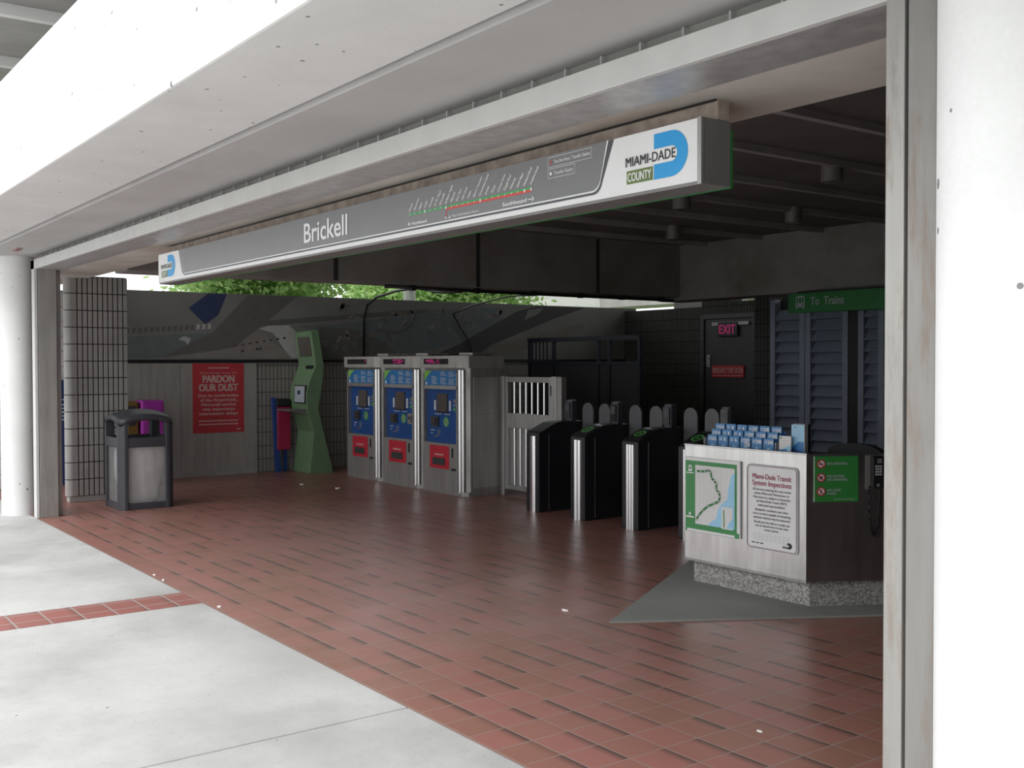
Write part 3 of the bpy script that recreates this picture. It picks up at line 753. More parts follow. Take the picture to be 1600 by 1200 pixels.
# ================================================================ TICKET MACHINES
def machine(notice_extra=0):
    t = thing('ticket_machine', '', 'ticket machine')
    b = MB()
    b.prism([(0.0, 0.05), (0.05, 0.0), (0.94, 0.0), (1.0, 0.07), (1.0, 0.60), (0.0, 0.60)], 0.0, 0.05, 'steel_dull')
    b.build('plinth', t)
    b = MB()
    b.prism([(0.0, 0.06), (0.95, 0.06), (1.0, 0.10), (1.0, 0.60), (0.0, 0.60)], 0.05, 1.5, 'steel_dull')
    b.box(0.05, 0.85, 0.0, 0.06, 0.05, 0.63, 'steel_dull'); b.box(0.05, 0.85, 0.0, 0.06, 1.305, 1.345, 'steel'); b.box(0.05, 0.075, 0.0, 0.06, 0.63, 1.52, 'steel_dull')
    b.box(0.825, 0.85, 0.0, 0.06, 0.63, 1.52, 'steel_dull'); b.box(0.075, 0.825, 0.012, 0.06, 1.345, 1.53, 'steel_dull')
    b.prism([(0.0, 0.07), (0.045, 0.02), (0.045, 0.07)], 0.05, 1.52, 'steel_dull')
    b.build('cabinet', t, bevel=0.003)
    b = MB()
    b.box(1.0, 1.006, 0.14, 0.56, 0.10, 0.80, 'steel_sheet'); b.box(1.0, 1.006, 0.14, 0.56, 0.803, 1.0, 'steel_sheet'); b.box(1.0, 1.006, 0.14, 0.56, 1.003, 1.46, 'steel_sheet')
    b.build('side_panel', t, bevel=0.002)
    b = MB(); b.cyl((0.885, 0.02, 0.03), (0.885, 0.02, 1.55), 0.026, 'chrome', seg=24); b.build('trim_post', t)
    b = MB(); b.cyl((0.935, 0.035, 0.03), (0.935, 0.035, 1.55), 0.02, 'chrome', seg=24); b.build('trim_post', t)
    b = MB()
    b.prism([(-0.015, 0.02), (0.02, -0.03), (0.90, -0.03), (1.01, 0.07), (1.01, 0.60), (-0.015, 0.60)], 1.575, 1.725, 'steel_sheet')
    b.prism([(0.0, 0.06), (0.94, 0.06), (1.0, 0.10), (1.0, 0.60), (0.0, 0.60)], 1.5, 1.575, 'steel_dull')
    hd = b.build('head', t, bevel=0.005)
    b = MB(); b.box(0.62, 0.93, 0.18, 0.5, 1.726, 1.765, 'steel_dull'); b.build('top_vent', t, bevel=0.01)
    f = Face((0, -0.03, 0), (1, 0, 0), (0, 0, 1))
    b = MB(); f.slab(b, 0.13, 0.70, 1.62, 1.69, 'screen', 0, 0.004)
    k = random.Random(notice_extra)
    n0 = (17, 8, 1)[notice_extra]
    for i in range(n0, 18 if notice_extra != 2 else 12):
        for j in range(5):
            if k.random() < 0.62: f.rect(b, 0.15 + i * 0.030, 0.168 + i * 0.030, 1.63 + j * 0.011, 1.638 + j * 0.011, 'led', 0.005)
    b.build('led_display', hd)
    f = Face((0, 0.012, 0), (1, 0, 0), (0, 0, 1))
    b = MB(); f.slab(b, 0.08, 0.82, 1.355, 1.54, 'info_blue', 0, 0.003)
    pts = [(0.085, 1.362)] + [(0.085 + 0.30 * math.sin(math.radians(a)), 1.362 + 0.175 * (1 - math.cos(math.radians(a)))) for a in range(15, 91, 15)] + [(0.085, 1.537)]
    f.poly(b, [(0.085, 1.40), (0.13, 1.45), (0.19, 1.50), (0.27, 1.537), (0.085, 1.537)], 'info_green', 0.0045)
    for c in range(3):
        for r in range(9):
            if (c, r) in ((0, 0), (0, 1), (0, 2), (1, 3), (2, 4)): continue
            a0 = 0.25 + c * 0.19 + (0.02 if c else 0)
            f.rect(b, a0, a0 + 0.10 + 0.045 * ((r * 7 + c * 3) % 3) / 2, 1.515 - r * 0.018, 1.523 - r * 0.018, 'pale', 0.0045)
    f.disc(b, 0.125, 1.378, 0.02, 'white', 0.0045)
    b.build('fare_panel', t)
    f = Face((0, 0.06, 0), (1, 0, 0), (0, 0, 1))
    b = MB(); f.slab(b, 0.075, 0.825, 0.63, 1.305, 'blue_panel', 0, 0.006)
    for (a0, z0, w) in ((0.26, 0.985, 0.15), (0.48, 0.985, 0.13), (0.68, 1.105, 0.10), (0.16, 0.775, 0.09), (0.16, 0.735, 0.05)):
        f.rect(b, a0, a0 + w, z0, z0 + 0.012, 'pale', 0.0075)
    cp = b.build('control_panel', t)
    b = MB(); f.slab(b, 0.33, 0.56, 1.02, 1.25, 'screen_warm', 0.006, 0.022); f.slab(b, 0.32, 0.57, 1.01, 1.02, 'black', 0.006, 0.024); b.build('touch_screen', cp)
    for s0 in (0.25, 0.60):
        for j in range(5):
            b = MB(); f.slab(b, s0, s0 + 0.04, 1.04 + j * 0.026, 1.06 + j * 0.026, 'white', 0.006, 0.016); b.build('button', cp)
    b = MB(); f.slab(b, 0.19, 0.36, 0.83, 0.955, 'dark_grey', 0.006, 0.03); f.slab(b, 0.30, 0.33, 0.85, 0.93, 'black', 0.03, 0.034); b.build('bill_slot', cp)
    b = MB(); f.disc(b, 0.52, 0.895, 0.062, 'pad_green', 0.008); f.disc(b, 0.52, 0.895, 0.04, 'steel_dull', 0.009); f.line(b, [(0.495, 0.88), (0.52, 0.915), (0.545, 0.88)], 0.015, 'pad_green', 0.010); b.build('card_reader', cp)
    if notice_extra == 1:
        b = MB(); f.slab(b, 0.64, 0.76, 0.83, 0.97, 'steel', 0.006, 0.02); f.slab(b, 0.73, 0.75, 0.85, 0.95, 'black', 0.02, 0.024); f.disc(b, 0.68, 0.91, 0.02, 'black', 0.022); b.build('card_slot', cp)
    b = MB(); f.disc(b, 0.72, 1.16, 0.028, 'steel', 0.012); f.rect(b, 0.715, 0.725, 1.145, 1.175, 'black', 0.013); b.build('coin_slot', cp)
    b = MB(); f.disc(b, 0.71, 1.06, 0.025, 'pad_green', 0.008); b.build('indicator', cp)
    b = MB(); f.slab(b, 0.26, 0.34, 0.70, 0.715, 'chrome', 0.006, 0.02); b.build('receipt_slot', cp)
    b = MB(); f.slab(b, 0.34, 0.37, 0.72, 0.79, 'chrome', 0.006, 0.02); b.build('coin_return', cp)
    f = Face((0, 0.0, 0), (1, 0, 0), (0, 0, 1))
    b = MB()
    pts = rr(0.22, 0.67, 0.31, 0.60, 0.02, 4)
    f.poly(b, pts, 'red', 0.004)
    for i in range(8): f.rect(b, 0.34 + i * 0.026, 0.36 + i * 0.026, 0.475, 0.495, 'poster_text', 0.006)
    rn = b.build('red_notice', t)
    b = MB(); f.slab(b, 0.30, 0.58, 0.355, 0.445, 'dark_grey', 0.004, 0.018); b.build('ticket_tray', rn, bevel=0.004)
    b = MB(); f.slab(b, 0.73, 0.76, 0.46, 0.58, 'black', 0, 0.006); f.slab(b, 0.72, 0.82, 0.30, 0.33, 'black', 0, 0.004); b.build('lock', t)
    return t
for i, (xx, lab) in enumerate(((-13.80, 'stainless ticket machine with blue panel beside the green kiosk, leftmost of three'),
                               (-12.755, 'stainless ticket machine with blue panel, middle of the three'),
                               (-11.71, 'stainless ticket machine with broad side panel beside the barred gate, rightmost of three'))):
    t = machine(i); t.location = (xx, 7.15, 0); t['label'] = lab; t['group'] = 'ticket machines in a row'

# ================================================================ GATE
gt = thing('gate', 'silver barred metal gate between ticket machine and turnstiles', 'gate', (-10.08, 7.7, 0))
b = MB(); b.box(-0.58, -0.51, -0.035, 0.035, 0, 1.475, 'steel'); b.build('post', gt, bevel=0.006)
b = MB(); b.box(0.44, 0.53, -0.045, 0.045, 0, 1.475, 'steel'); b.build('post', gt, bevel=0.006)
b = MB(); b.box(0.53, 0.62, -0.04, 0.04, 0, 1.47, 'steel_dull'); b.build('post', gt, bevel=0.006)
b = MB()
b.box(-0.50, -0.44, -0.03, 0.03, 0.08, 1.465, 'steel'); b.box(0.37, 0.43, -0.03, 0.03, 0.08, 1.465, 'steel')
b.box(-0.44, 0.37, -0.02, 0.02, 1.40, 1.465, 'steel_dull'); b.box(-0.44, 0.37, -0.02, 0.02, 0.08, 0.14, 'steel_dull')
b.build('frame', gt, bevel=0.004)
b = MB(); b.box(-0.46, 0.39, -0.035, 0.02, 0.84, 1.02, 'steel'); b.build('push_plate', gt, bevel=0.004)
for i in range(6):
    xx = -0.335 + i * 0.118
    b = MB(); b.cyl((xx, 0, 0.14), (xx, 0, 1.40), 0.015, 'chrome', seg=12); b.build('bar', gt)
b = MB(); b.box(-0.44, 0.37, 0.015, 0.022, 0.14, 0.84, 'steel_dull'); b.build('lower_sheet', gt)
for zz in (0.35, 1.25):
    b = MB(); b.cyl((0.435, -0.04, zz), (0.435, -0.04, zz + 0.12), 0.012, 'black', seg=10); b.build('hinge', gt)

# ================================================================ TURNSTILES
def turnstile(lf, rf, pad, ribs):
    t = thing('turnstile', '', 'turnstile')
    b = MB()
    b.prism([(0, 0), (0, 0.86), (0.03, 0.885), (0.24, 0.975), (0.30, 0.985), (0.62, 0.985), (0.66, 0.95), (0.66, 0)], -0.115, 0.115, 'turn_body', 'x')
    cab = b.build('cabinet', t, bevel=0.012)
    b = MB(); b.prism([(0.66, 0), (0.66, 0.46), (1.45, 0.46), (1.52, 0.40), (1.52, 0)], -0.10, 0.10, 'turn_body', 'x'); b.build('low_cabinet', t, bevel=0.012)
    b = MB(); b.box(-0.121, -0.115, 0.14, 0.15, 0.02, 0.84, 'chrome'); b.box(0.115, 0.119, 0.135, 0.141, 0.02, 0.86, 'chrome'); b.build('edge_strip', cab)
    b = MB()
    if ribs == 1: b.prism([(-0.05, 0.0)] + [(0.05 * math.sin(math.radians(a)), -0.02 * math.cos(math.radians(a))) for a in range(-80, 81, 16)] + [(0.05, 0.0)], 0.0, 0.835, 'chrome', smooth=True)
    else:
        w = 0.115 / ribs
        for i in range(ribs):
            x0 = -0.0575 + i * w
            b.cyl((x0 + w / 2, 0.002, 0.0), (x0 + w / 2, 0.002, 0.835), w * 0.48, 'chrome', seg=14)
    b.build('bumper_strip', cab)
    b = MB(); b.prism(rr(-0.055, 0.055, 0.50, 0.60, 0.03, 5), 0.94, 1.215, 'charcoal'); dp = b.build('display_post', t, bevel=0.008)
    b = MB(); b.box(-0.045, 0.045, 0.488, 0.500, 1.01, 1.19, 'screen'); b.box(-0.03, 0.03, 0.486, 0.49, 1.09, 1.17, 'sign_dark'); b.build('display', dp)
    b = MB(); b.box(-0.05, 0.04, 0.478, 0.50, 0.955, 0.98, 'chrome'); b.build('card_lip', dp)
    b = MB(); b.cyl((0.08, 0.66, 0.52), (0.08, 0.66, 0.90), 0.008, 'chrome', seg=10); b.build('side_rod', t)
    # arched flaps that close the lane
    for s, on in ((-1, lf), (1, rf)):
        if not on: continue
        b = MB()
        cx = s * 0.245; w = 0.092
        pts = [(cx - w, 0.50), (cx + w, 0.50), (cx + w, 1.105)] + [(cx + w * math.cos(math.radians(a)), 1.105 + 0.085 * math.sin(math.radians(a))) for a in range(15, 180, 15)] + [(cx - w, 1.105)]
        b.prism(pts, 0.585, 0.605, 'flap', 'y'); fp_ = b.build('flap', t, bevel=0.004)
        b = MB(); b.box(min(s * 0.10, s * 0.20), max(s * 0.10, s * 0.20), 0.58, 0.61, 0.50, 0.62, 'turn_body'); b.build('flap_arm', fp_)
    if pad:
        n = Vector((0, -0.394, 0.919)).normalized()
        f = Face((0.0, 0.135, 0.931), (1, 0, 0), (0, n.z, -n.y))
        b = MB(); f.slab(b, -0.085, 0.085, -0.085, 0.085, 'black', -0.004, 0.006); f.ring(b, 0, 0, 0.045, 0.065, 'pad_green', 0.008)
        f.line(b, [(-0.02, -0.015), (0.0, 0.02), (0.02, -0.015)], 0.013, 'pad_green', 0.008); b.build('card_pad', cab)
    return t
for i, (xx, lf, rf, pad, ribs, lab) in enumerate(((-9.235, 0, 1, False, 1, 'black turnstile beside the barred gate, with no green pad'),
        (-8.465, 1, 1, True, 2, 'black turnstile with green card pad, second from the barred gate'),
        (-7.665, 1, 1, True, 3, 'black turnstile with green card pad, nearest left of the steel booth'),
        (-6.89, 1, 0, True, 3, 'black turnstile half hidden behind the steel booth'))):
    t = turnstile(lf, rf, pad, ribs); t.location = (xx, 7.075, 0); t['label'] = lab; t['group'] = 'turnstiles in a row'

# ================================================================ BOOTH
bt = thing('booth', 'low stainless attendant booth on a pebbled base', 'booth', (-5.025, 5.7, 0))
def booth_ring(d, back):
    e = d
    return [(-0.555 + e * 0.4, d), (0.555 - e * 0.4, d), (0.555 + 0.515 * 1.5 - e, 0.857 * 1.5), (0.555 + 0.515 * 1.5 - e, back), (-0.555 - 0.515 * 1.5 + e, back), (-0.555 - 0.515 * 1.5 + e, 0.857 * 1.5)]
b = MB(); b.prism(booth_ring(0.07, 2.0), 0.0, 0.22, 'pebble'); b.build('base', bt, bevel=0.006)
b = MB(); b.box(-0.555, 0.555, 0.0, 0.02, 0.188, 1.033, 'steel_booth'); b.build('front_panel', bt, bevel=0.004)
def side_panel(s):
    b = MB(); a = Vector((0.555 * s, 0.0)); d = Vector((0.515 * s, 0.857)); n = Vector((-0.857 * s, 0.515))
    p = [a, a + d * 1.5, a + d * 1.5 + n * 0.02, a + n * 0.02 + d * 0.012]
    b.prism([(q.x, q.y) for q in p], 0.188, 1.033, 'steel_side'); return b
side_panel(1).build('side_panel', bt); side_panel(-1).build('side_panel', bt)
b = MB(); b.prism([(-0.545, 0.025), (0.545, 0.025), (0.86, 0.60), (-0.86, 0.60)], 0.22, 0.925, 'dark_grey'); b.build('counter', bt)
b = MB(); b.box(-1.3, 1.3, 1.98, 2.0, 0.22, 0.85, 'dark_grey'); b.build('rear_panel', bt)
for s_ in (-1, 1):
    b = MB(); b.box(min(s_ * 1.305, s_ * 1.325), max(s_ * 1.305, s_ * 1.325), 1.29, 2.0, 0.22, 1.03, 'steel_dull'); b.build('side_panel', bt)
b = MB(); b.box(-0.56, 0.56, -0.004, 0.03, 1.028, 1.04, 'steel_booth'); b.build('top_edge', bt, bevel=0.003)
b = MB(); b.box(-0.56, 0.56, -0.001, 0.02, 0.176, 0.19, 'steel_dull'); b.build('bottom_edge', bt)

fb = Face((-5.025 + 0, 5.7, 0), (1, 0, 0), (0, 0, 1))
# transit map in its frame
mp = thing('map_board', 'green framed transit map on the booth front', 'map', (-5.295, 5.697, 0.4))
fl = Face((0, 0, 0), (1, 0, 0), (0, 0, 1))
b = MB(); fl.slab(b, -0.268, 0.268, 0.0, 0.545, 'white', 0.0, 0.014); b.build('backing', mp, bevel=0.002)
b = MB(); fl.rect(b, -0.258, 0.24, 0.035, 0.52, 'map_green', 0.0155); fl.rect(b, -0.258, 0.262, -0.002, 0.035, 'map_green', 0.0155); fl.rect(b, -0.24, 0.222, 0.0, 0.018, 'white', 0.017); b.build('green_border', mp)
b = MB()
mx0, mx1, mz0, mz1 = -0.158, 0.222, 0.058, 0.49
fl.rect(b, mx0, mx1, mz0, mz1, 'offwhite', 0.017)
fl.poly(b, [(0.222, 0.46), (0.19, 0.44), (0.175, 0.38), (0.16, 0.33), (0.155, 0.27), (0.11, 0.235), (0.08, 0.21), (0.06, 0.17), (0.05, 0.12), (-0.02, 0.075), (-0.03, 0.058), (0.222, 0.058)], 'water', 0.018)
fl.rect(b, 0.10, 0.205, 0.052, 0.21, 'offwhite', 0.019); fl.rect(b, 0.10, 0.222, 0.212, 0.226, 'brochure_sky', 0.0195)
fl.line(b, [(0.12, 0.19), (0.118, 0.10), (0.125, 0.06), (0.13, 0.12), (0.125, 0.19)], 0.005, 'map_green', 0.020)
fl.poly(b, [(0.15, 0.06), (0.205, 0.06), (0.205, 0.13), (0.17, 0.10)], 'water', 0.020)
for i in range(9): fl.line(b, [(mx0 + 0.005, mz1 - 0.03 - i * 0.027), (0.14, mz1 - 0.035 - i * 0.027)], 0.0015, 'grey_line', 0.0185)
for i in range(8): fl.line(b, [(mx0 + 0.02 + i * 0.033, mz1 - 0.01), (mx0 + 0.02 + i * 0.033, mz0 + 0.11 + i * 0.012)], 0.0015, 'grey_line', 0.0185)
route = [(-0.145, 0.09), (-0.12, 0.125), (-0.08, 0.165), (-0.03, 0.20), (0.03, 0.225), (0.075, 0.245), (0.085, 0.28), (0.075, 0.31), (0.05, 0.325), (0.05, 0.37), (0.03, 0.39), (0.005, 0.405), (-0.005, 0.45), (-0.03, 0.462), (-0.06, 0.45), (-0.10, 0.447), (-0.14, 0.447)]
fl.line(b, route, 0.017, 'map_green', 0.020)
for (a0, c0), (a1, c1) in zip(route[:-1], route[1:]):
    fl.disc(b, (a0 + a1) / 2, (c0 + c1) / 2, 0.0045, 'ink', 0.021, 8); fl.disc(b, a0, c0, 0.0065, 'offwhite', 0.0212, 8); fl.ring(b, a0, c0, 0.006, 0.0085, 'ink', 0.0214, 10)
    fl.rect(b, a0 + 0.012, a0 + 0.05, c0 - 0.003, c0 + 0.001, 'grey_line', 0.0195)
b.build('map_print', mp)
b = MB(); fl.poly(b, [(-0.228, 0.44), (-0.19, 0.44), (-0.19, 0.475), (-0.2, 0.487), (-0.218, 0.487), (-0.228, 0.475)], 'white', 0.0175); fl.rect(b, -0.222, -0.212, 0.455, 0.475, 'map_green', 0.0185); fl.rect(b, -0.206, -0.196, 0.455, 0.475, 'map_green', 0.0185)
fl.rect(b, -0.245, -0.175, 0.425, 0.433, 'white', 0.0175); fl.poly(b, [(-0.222, 0.118), (-0.20, 0.118), (-0.20, 0.14), (-0.205, 0.13), (-0.211, 0.14), (-0.217, 0.13), (-0.222, 0.14)], 'white', 0.0175); fl.rect(b, -0.248, -0.172, 0.098, 0.11, 'white', 0.0175); b.build('symbols', mp)

ins = thing('inspection_notice', 'white rounded notice about system inspections on the booth front', 'sign', (-4.752, 5.697, 0.352))
b = MB()
pts = rr(-0.222, 0.222, 0.0, 0.588, 0.035, 6)
vs0 = [(p[0], p[1]) for p in pts]
b.prism(vs0, 0.0, -0.006, 'white', 'y'); b.build('board', ins)
b = MB()
def outline(mb, x0, x1, z0, z1, r, w, k, off):
    A = rr(x0, x1, z0, z1, r, 6); fl.line(mb, A + [A[0]], w, k, off)
outline(b, -0.215, 0.215, 0.007, 0.581, 0.03, 0.004, 'ink', 0.0075)
outline(b, -0.208, 0.208, 0.014, 0.574, 0.026, 0.0025, 'maroon', 0.0075)
b.build('border', ins)
b = MB(); fl.text(b, 'Miami-Dade Transit', 0, 0.488, 0.034, 'maroon', 0.0075, width=0.335, align='c', bold=0.02); fl.text(b, 'System Inspections', 0, 0.443, 0.034, 'maroon', 0.0075, width=0.335, align='c', bold=0.02); b.build('heading', ins)
b = MB()
for i, (s_, w_) in enumerate((('All persons entering the mass transit', 0.33), ('system (Metrorail, Metromover or', 0.30), ('Metrobus) are subject to inspection', 0.32), ('by Miami-Dade Transit (MDT)', 0.26), ('authorized representatives.', 0.235))):
    b = MB(); fl.text(b, s_, 0, 0.408 - i * 0.027, 0.0155, 'ink', 0.0075, width=w_, align='c', bold=0.012); b.build('text_line', ins)
for i, (s_, w_) in enumerate((('Backpacks, containers and other', 0.285), ('carry-on items capable of containing', 0.325), ('explosive devices may be inspected.', 0.32))):
    b = MB(); fl.text(b, s_, 0, 0.268 - i * 0.027, 0.0155, 'ink', 0.0075, width=w_, align='c', bold=0.012); b.build('text_line', ins)
for i, (s_, w_) in enumerate((('Should you not wish to comply you', 0.31), ('may be denied entry to the mass', 0.285), ('transit system.', 0.13))):
    b = MB(); fl.text(b, s_, 0, 0.183 - i * 0.025, 0.0155, 'ink', 0.0075, width=w_, align='c', bold=0.012); b.build('text_line', ins)
b = MB()
for i in range(5):
    for k in range(9):
        a0 = -0.16 + k * 0.036
        fl.rect(b, a0, a0 + 0.026 + 0.006 * ((i + k) % 2), 0.108 - i * 0.011, 0.112 - i * 0.011, 'grey_line', 0.0075)
for k in range(3): fl.rect(b, -0.175 + k * 0.038, -0.145 + k * 0.038, 0.04, 0.047, 'ink', 0.0075)
b.build('small_print', ins)
b = MB()
fl.poly(b, [(0.135, 0.034), (0.155, 0.034)] + [(0.155 + 0.02 * math.sin(math.radians(a)), 0.054 - 0.02 * math.cos(math.radians(a))) for a in range(20, 180, 20)] + [(0.155, 0.074), (0.135, 0.074)], 'ink', 0.0075)
fl.rect(b, 0.10, 0.15, 0.048, 0.06, 'white', 0.0085); fl.rect(b, 0.095, 0.133, 0.036, 0.046, 'ink', 0.0075); fl.rect(b, 0.098, 0.152, 0.051, 0.057, 'grey_line', 0.0095)
b.build('emblem', ins)

# green rules notice and telephone on the angled booth side
A60 = math.atan2(0.857, 0.515)
gn = thing('rules_notice', 'green notice with three red prohibition symbols on the booth side', 'sign', (-4.47 + 0.515 * 0.2, 5.7 + 0.857 * 0.2, 0.718), A60)
b = MB(); fl.slab(b, -0.152, 0.152, 0, 0.302, 'notice_green', 0.001, 0.008); b.build('board', gn)
b = MB(); fl.rect(b, -0.153, -0.147, 0, 0.302, 'white', 0.0085)
for i, zz in enumerate((0.252, 0.162, 0.07)):
    fl.disc(b, -0.103, zz, 0.027, 'offwhite', 0.0095); fl.ring(b, -0.103, zz, 0.022, 0.030, 'red', 0.011)
    if i == 0: fl.rect(b, -0.118, -0.09, zz - 0.005, zz + 0.003, 'ink', 0.010)
    elif i == 1: fl.poly(b, [(-0.112, zz - 0.012), (-0.094, zz - 0.012), (-0.09, zz + 0.008), (-0.116, zz + 0.008)], 'ink', 0.010)
    else: fl.rect(b, -0.107, -0.099, zz - 0.014, zz + 0.014, 'ink', 0.010)
    fl.line(b, [(-0.122, zz + 0.019), (-0.084, zz - 0.019)], 0.007, 'red', 0.011)
b.build('symbols', gn)
for s_, z_, w_ in (('NO SMOKING', 0.246, 0.135), ('NO EATING', 0.163, 0.115), ('OR DRINKING', 0.140, 0.135), ('NO LOUD', 0.071, 0.092), ('MUSIC', 0.048, 0.062)):
    b = MB(); fl.text(b, s_, -0.06, z_, 0.015, 'pale', 0.0095, width=w_, bold=0.03); b.build('text_line', gn)
b = MB()
for k in range(8): fl.rect(b, -0.015 + k * 0.018, -0.002 + k * 0.018, 0.015, 0.02, 'pale', 0.0095)
b.build('small_print', gn)
ph = thing('telephone', 'black push button telephone with hanging cord on the booth side', 'telephone', (-4.47 + 0.515 * 0.465, 5.7 + 0.857 * 0.465, 0.80), A60)
b = MB(); fl.slab(b, -0.06, 0.06, 0.0, 0.225, 'steel_dull', 0.001, 0.008); b.build('back_plate', ph)
b = MB(); fl.slab(b, -0.035, 0.048, 0.005, 0.222, 'black', 0.008, 0.05); pb = b.build('body', ph, bevel=0.01)
for r in range(4):
    for c in range(3):
        b = MB(); fl.slab(b, -0.014 + c * 0.016, -0.004 + c * 0.016, 0.095 + r * 0.018, 0.106 + r * 0.018, 'grey_line', 0.05, 0.054); b.build('button', pb)
b = MB(); fl.slab(b, 0.0, 0.03, 0.175, 0.205, 'steel', 0.05, 0.056); fl.disc(b, 0.005, 0.03, 0.012, 'steel', 0.052); b.build('hook', pb)
b = MB()
pts = []
for i in range(60):
    t = i / 59
    pts.append((-0.045 + 0.075 * (0.5 - 0.5 * math.cos(t * math.pi)) + 0.004 * math.cos(i * 1.7), -0.02 - 0.008 * math.sin(i * 1.7), 0.02 - 0.33 * math.sin(t * math.pi)))
b.tube(pts, 0.006, 'black'); b.build('cord', ph)

# brochure rack and brochures
rk = thing('brochure_rack', 'stepped clear rack holding timetables on the booth counter', 'rack', (-5.13, 5.80, 0.926))
for k in range(3):
    yy = 0.0 + k * 0.042; zz = k * 0.038
    b = MB(); b.box(-0.345, 0.315, yy + 0.034, yy + 0.040, 0, 0.155 + zz, 'brochure_navy' if k == 2 else 'acrylic'); b.build('back_wall', rk)
    b = MB(); b.box(-0.345, 0.315, yy, yy + 0.034, 0, zz + 0.004, 'acrylic'); b.build('shelf', rk)
b = MB(); b.box(-0.352, -0.346, 0.0, 0.13, 0, 0.16, 'acrylic'); b.build('side_wall', rk)
b = MB(); b.box(0.316, 0.322, 0.0, 0.13, 0, 0.16, 'acrylic'); b.build('side_wall', rk)
codes = ['51A', '8', '6', '207\n208', '24B', '24S']
rows = ('front', 'middle', 'back'); cols = ('leftmost', 'second from left', 'third from left', 'third from right', 'second from right', 'rightmost')
def brochure(code):
    t = thing('brochure', '', 'brochure')
    b = MB(); b.box(-0.045, 0.045, 0, 0.012, 0, 0.172, 'brochure_blue'); b.build('booklet', t)
    b = MB(); fl.rect(b, -0.044, 0.044, 0.13, 0.171, 'brochure_blue', 0.001); fl.poly(b, [(-0.044, 0.0), (0.044, 0.0), (0.044, 0.085), (0.0, 0.11), (-0.044, 0.075)], 'brochure_sky', 0.001)
    fl.rect(b, -0.036, -0.008, 0.150, 0.154, 'white', 0.002); fl.rect(b, -0.036, -0.008, 0.138, 0.142, 'white', 0.002)
    ls = code.split('\n')
    for i, s_ in enumerate(ls): fl.text(b, s_, 0.018, 0.133 - i * 0.028, 0.026, 'white', 0.002, width=0.016 * len(s_), align='c', bold=0.03)
    b.build('cover_print', t)
    return t
protos = [brochure(c) for c in codes]
for k in range(3):
    for i in range(6):
        t = protos[i] if k == 0 else copy_tree(protos[i])
        t.location = (-5.13 - 0.29 + i * 0.1055 + 0.006, 5.814 + k * 0.042, 0.936 + k * 0.040)
        t.rotation_euler.x = -0.03
        t['label'] = 'blue timetable booklet in the %s row of the rack, %s' % (rows[k], cols[i])
        t['group'] = 'blue timetables in the rack'
t = thing('brochure', 'small white leaflet with blue wave right of the blue timetables', 'brochure', (-4.735, 5.80, 0.936))
b = MB(); b.box(-0.05, 0.05, 0, 0.012, 0, 0.20, 'offwhite'); b.build('booklet', t)
b = MB(); fl.poly(b, [(-0.05, 0.0), (0.05, 0.0), (0.05, 0.14), (0.0, 0.12), (-0.05, 0.09)], 'brochure_sky', 0.001); fl.poly(b, [(-0.05, 0.0), (0.02, 0.0), (0.02, 0.11), (-0.05, 0.105)], 'info_blue', 0.002)
for i in range(3): fl.rect(b, -0.03, 0.035, 0.165 - i * 0.012, 0.168 - i * 0.012, 'grey_line', 0.002)
fl.rect(b, -0.04, -0.03, 0.18, 0.19, 'ink', 0.002); b.build('cover_print', t); t.rotation_euler.x = -0.05
t = thing('leaflet_holder', 'tall clear holder with pale blue leaflet, rightmost on the counter', 'holder', (-4.655, 5.845, 0.93))
b = MB(); b.box(-0.055, 0.055, 0.0, 0.03, 0, 0.285, 'brochure_sky'); b.build('leaflet', t)
b = MB(); b.box(0.055, 0.061, -0.006, 0.05, 0, 0.29, 'acrylic'); b.box(-0.061, -0.055, -0.006, 0.05, 0, 0.2, 'acrylic'); b.box(-0.061, 0.061, 0.03, 0.05, 0, 0.29, 'acrylic'); b.build('holder', t)
b = MB(); fl.poly(b, [(-0.055, 0.0), (0.055, 0.0), (0.055, 0.17), (0.0, 0.17), (-0.055, 0.12)], 'info_blue', 0.001); fl.poly(b, [(-0.055, 0.0), (0.055, 0.0), (0.055, 0.10), (-0.055, 0.12)], 'brochure_navy', 0.002); fl.rect(b, -0.03, -0.015, 0.265, 0.27, 'ink', 0.002); b.build('cover_print', t)
# chair behind the counter
ch = thing('office_chair', 'black rounded chair back behind the booth counter', 'chair', (-5.06, 6.85, 0.221))
pts = [(-0.24, 0.42), (0.24, 0.42), (0.25, 0.66)] + [(0.25 * math.cos(math.radians(a)), 0.70 + 0.085 * math.sin(math.radians(a)) ** 0.8) for a in range(10, 180, 10)] + [(-0.25, 0.66)]
b = MB(); b.prism(pts, 0.18, 0.24, 'black', 'y'); b.build('backrest', ch, bevel=0.012)
b = MB(); b.prism(rr(-0.24, 0.24, -0.24, 0.22, 0.06), 0.28, 0.35, 'black'); b.build('seat', ch, bevel=0.015)
b = MB(); b.cyl((0, 0, 0.05), (0, 0, 0.28), 0.03, 'charcoal'); b.build('column', ch)
b = MB(); b.box(-0.03, 0.03, 0.16, 0.19, 0.30, 0.55, 'charcoal'); b.build('back_bracket', ch)
for i in range(5):
    a = 2 * math.pi * i / 5
    b = MB(); b.cyl((0, 0, 0.07), (0.26 * math.cos(a), 0.26 * math.sin(a), 0.035), 0.018, 'charcoal', seg=10); b.cyl((0.26 * math.cos(a), 0.26 * math.sin(a), 0.0), (0.26 * math.cos(a), 0.26 * math.sin(a), 0.04), 0.022, 'black', seg=12); b.build('leg', ch)

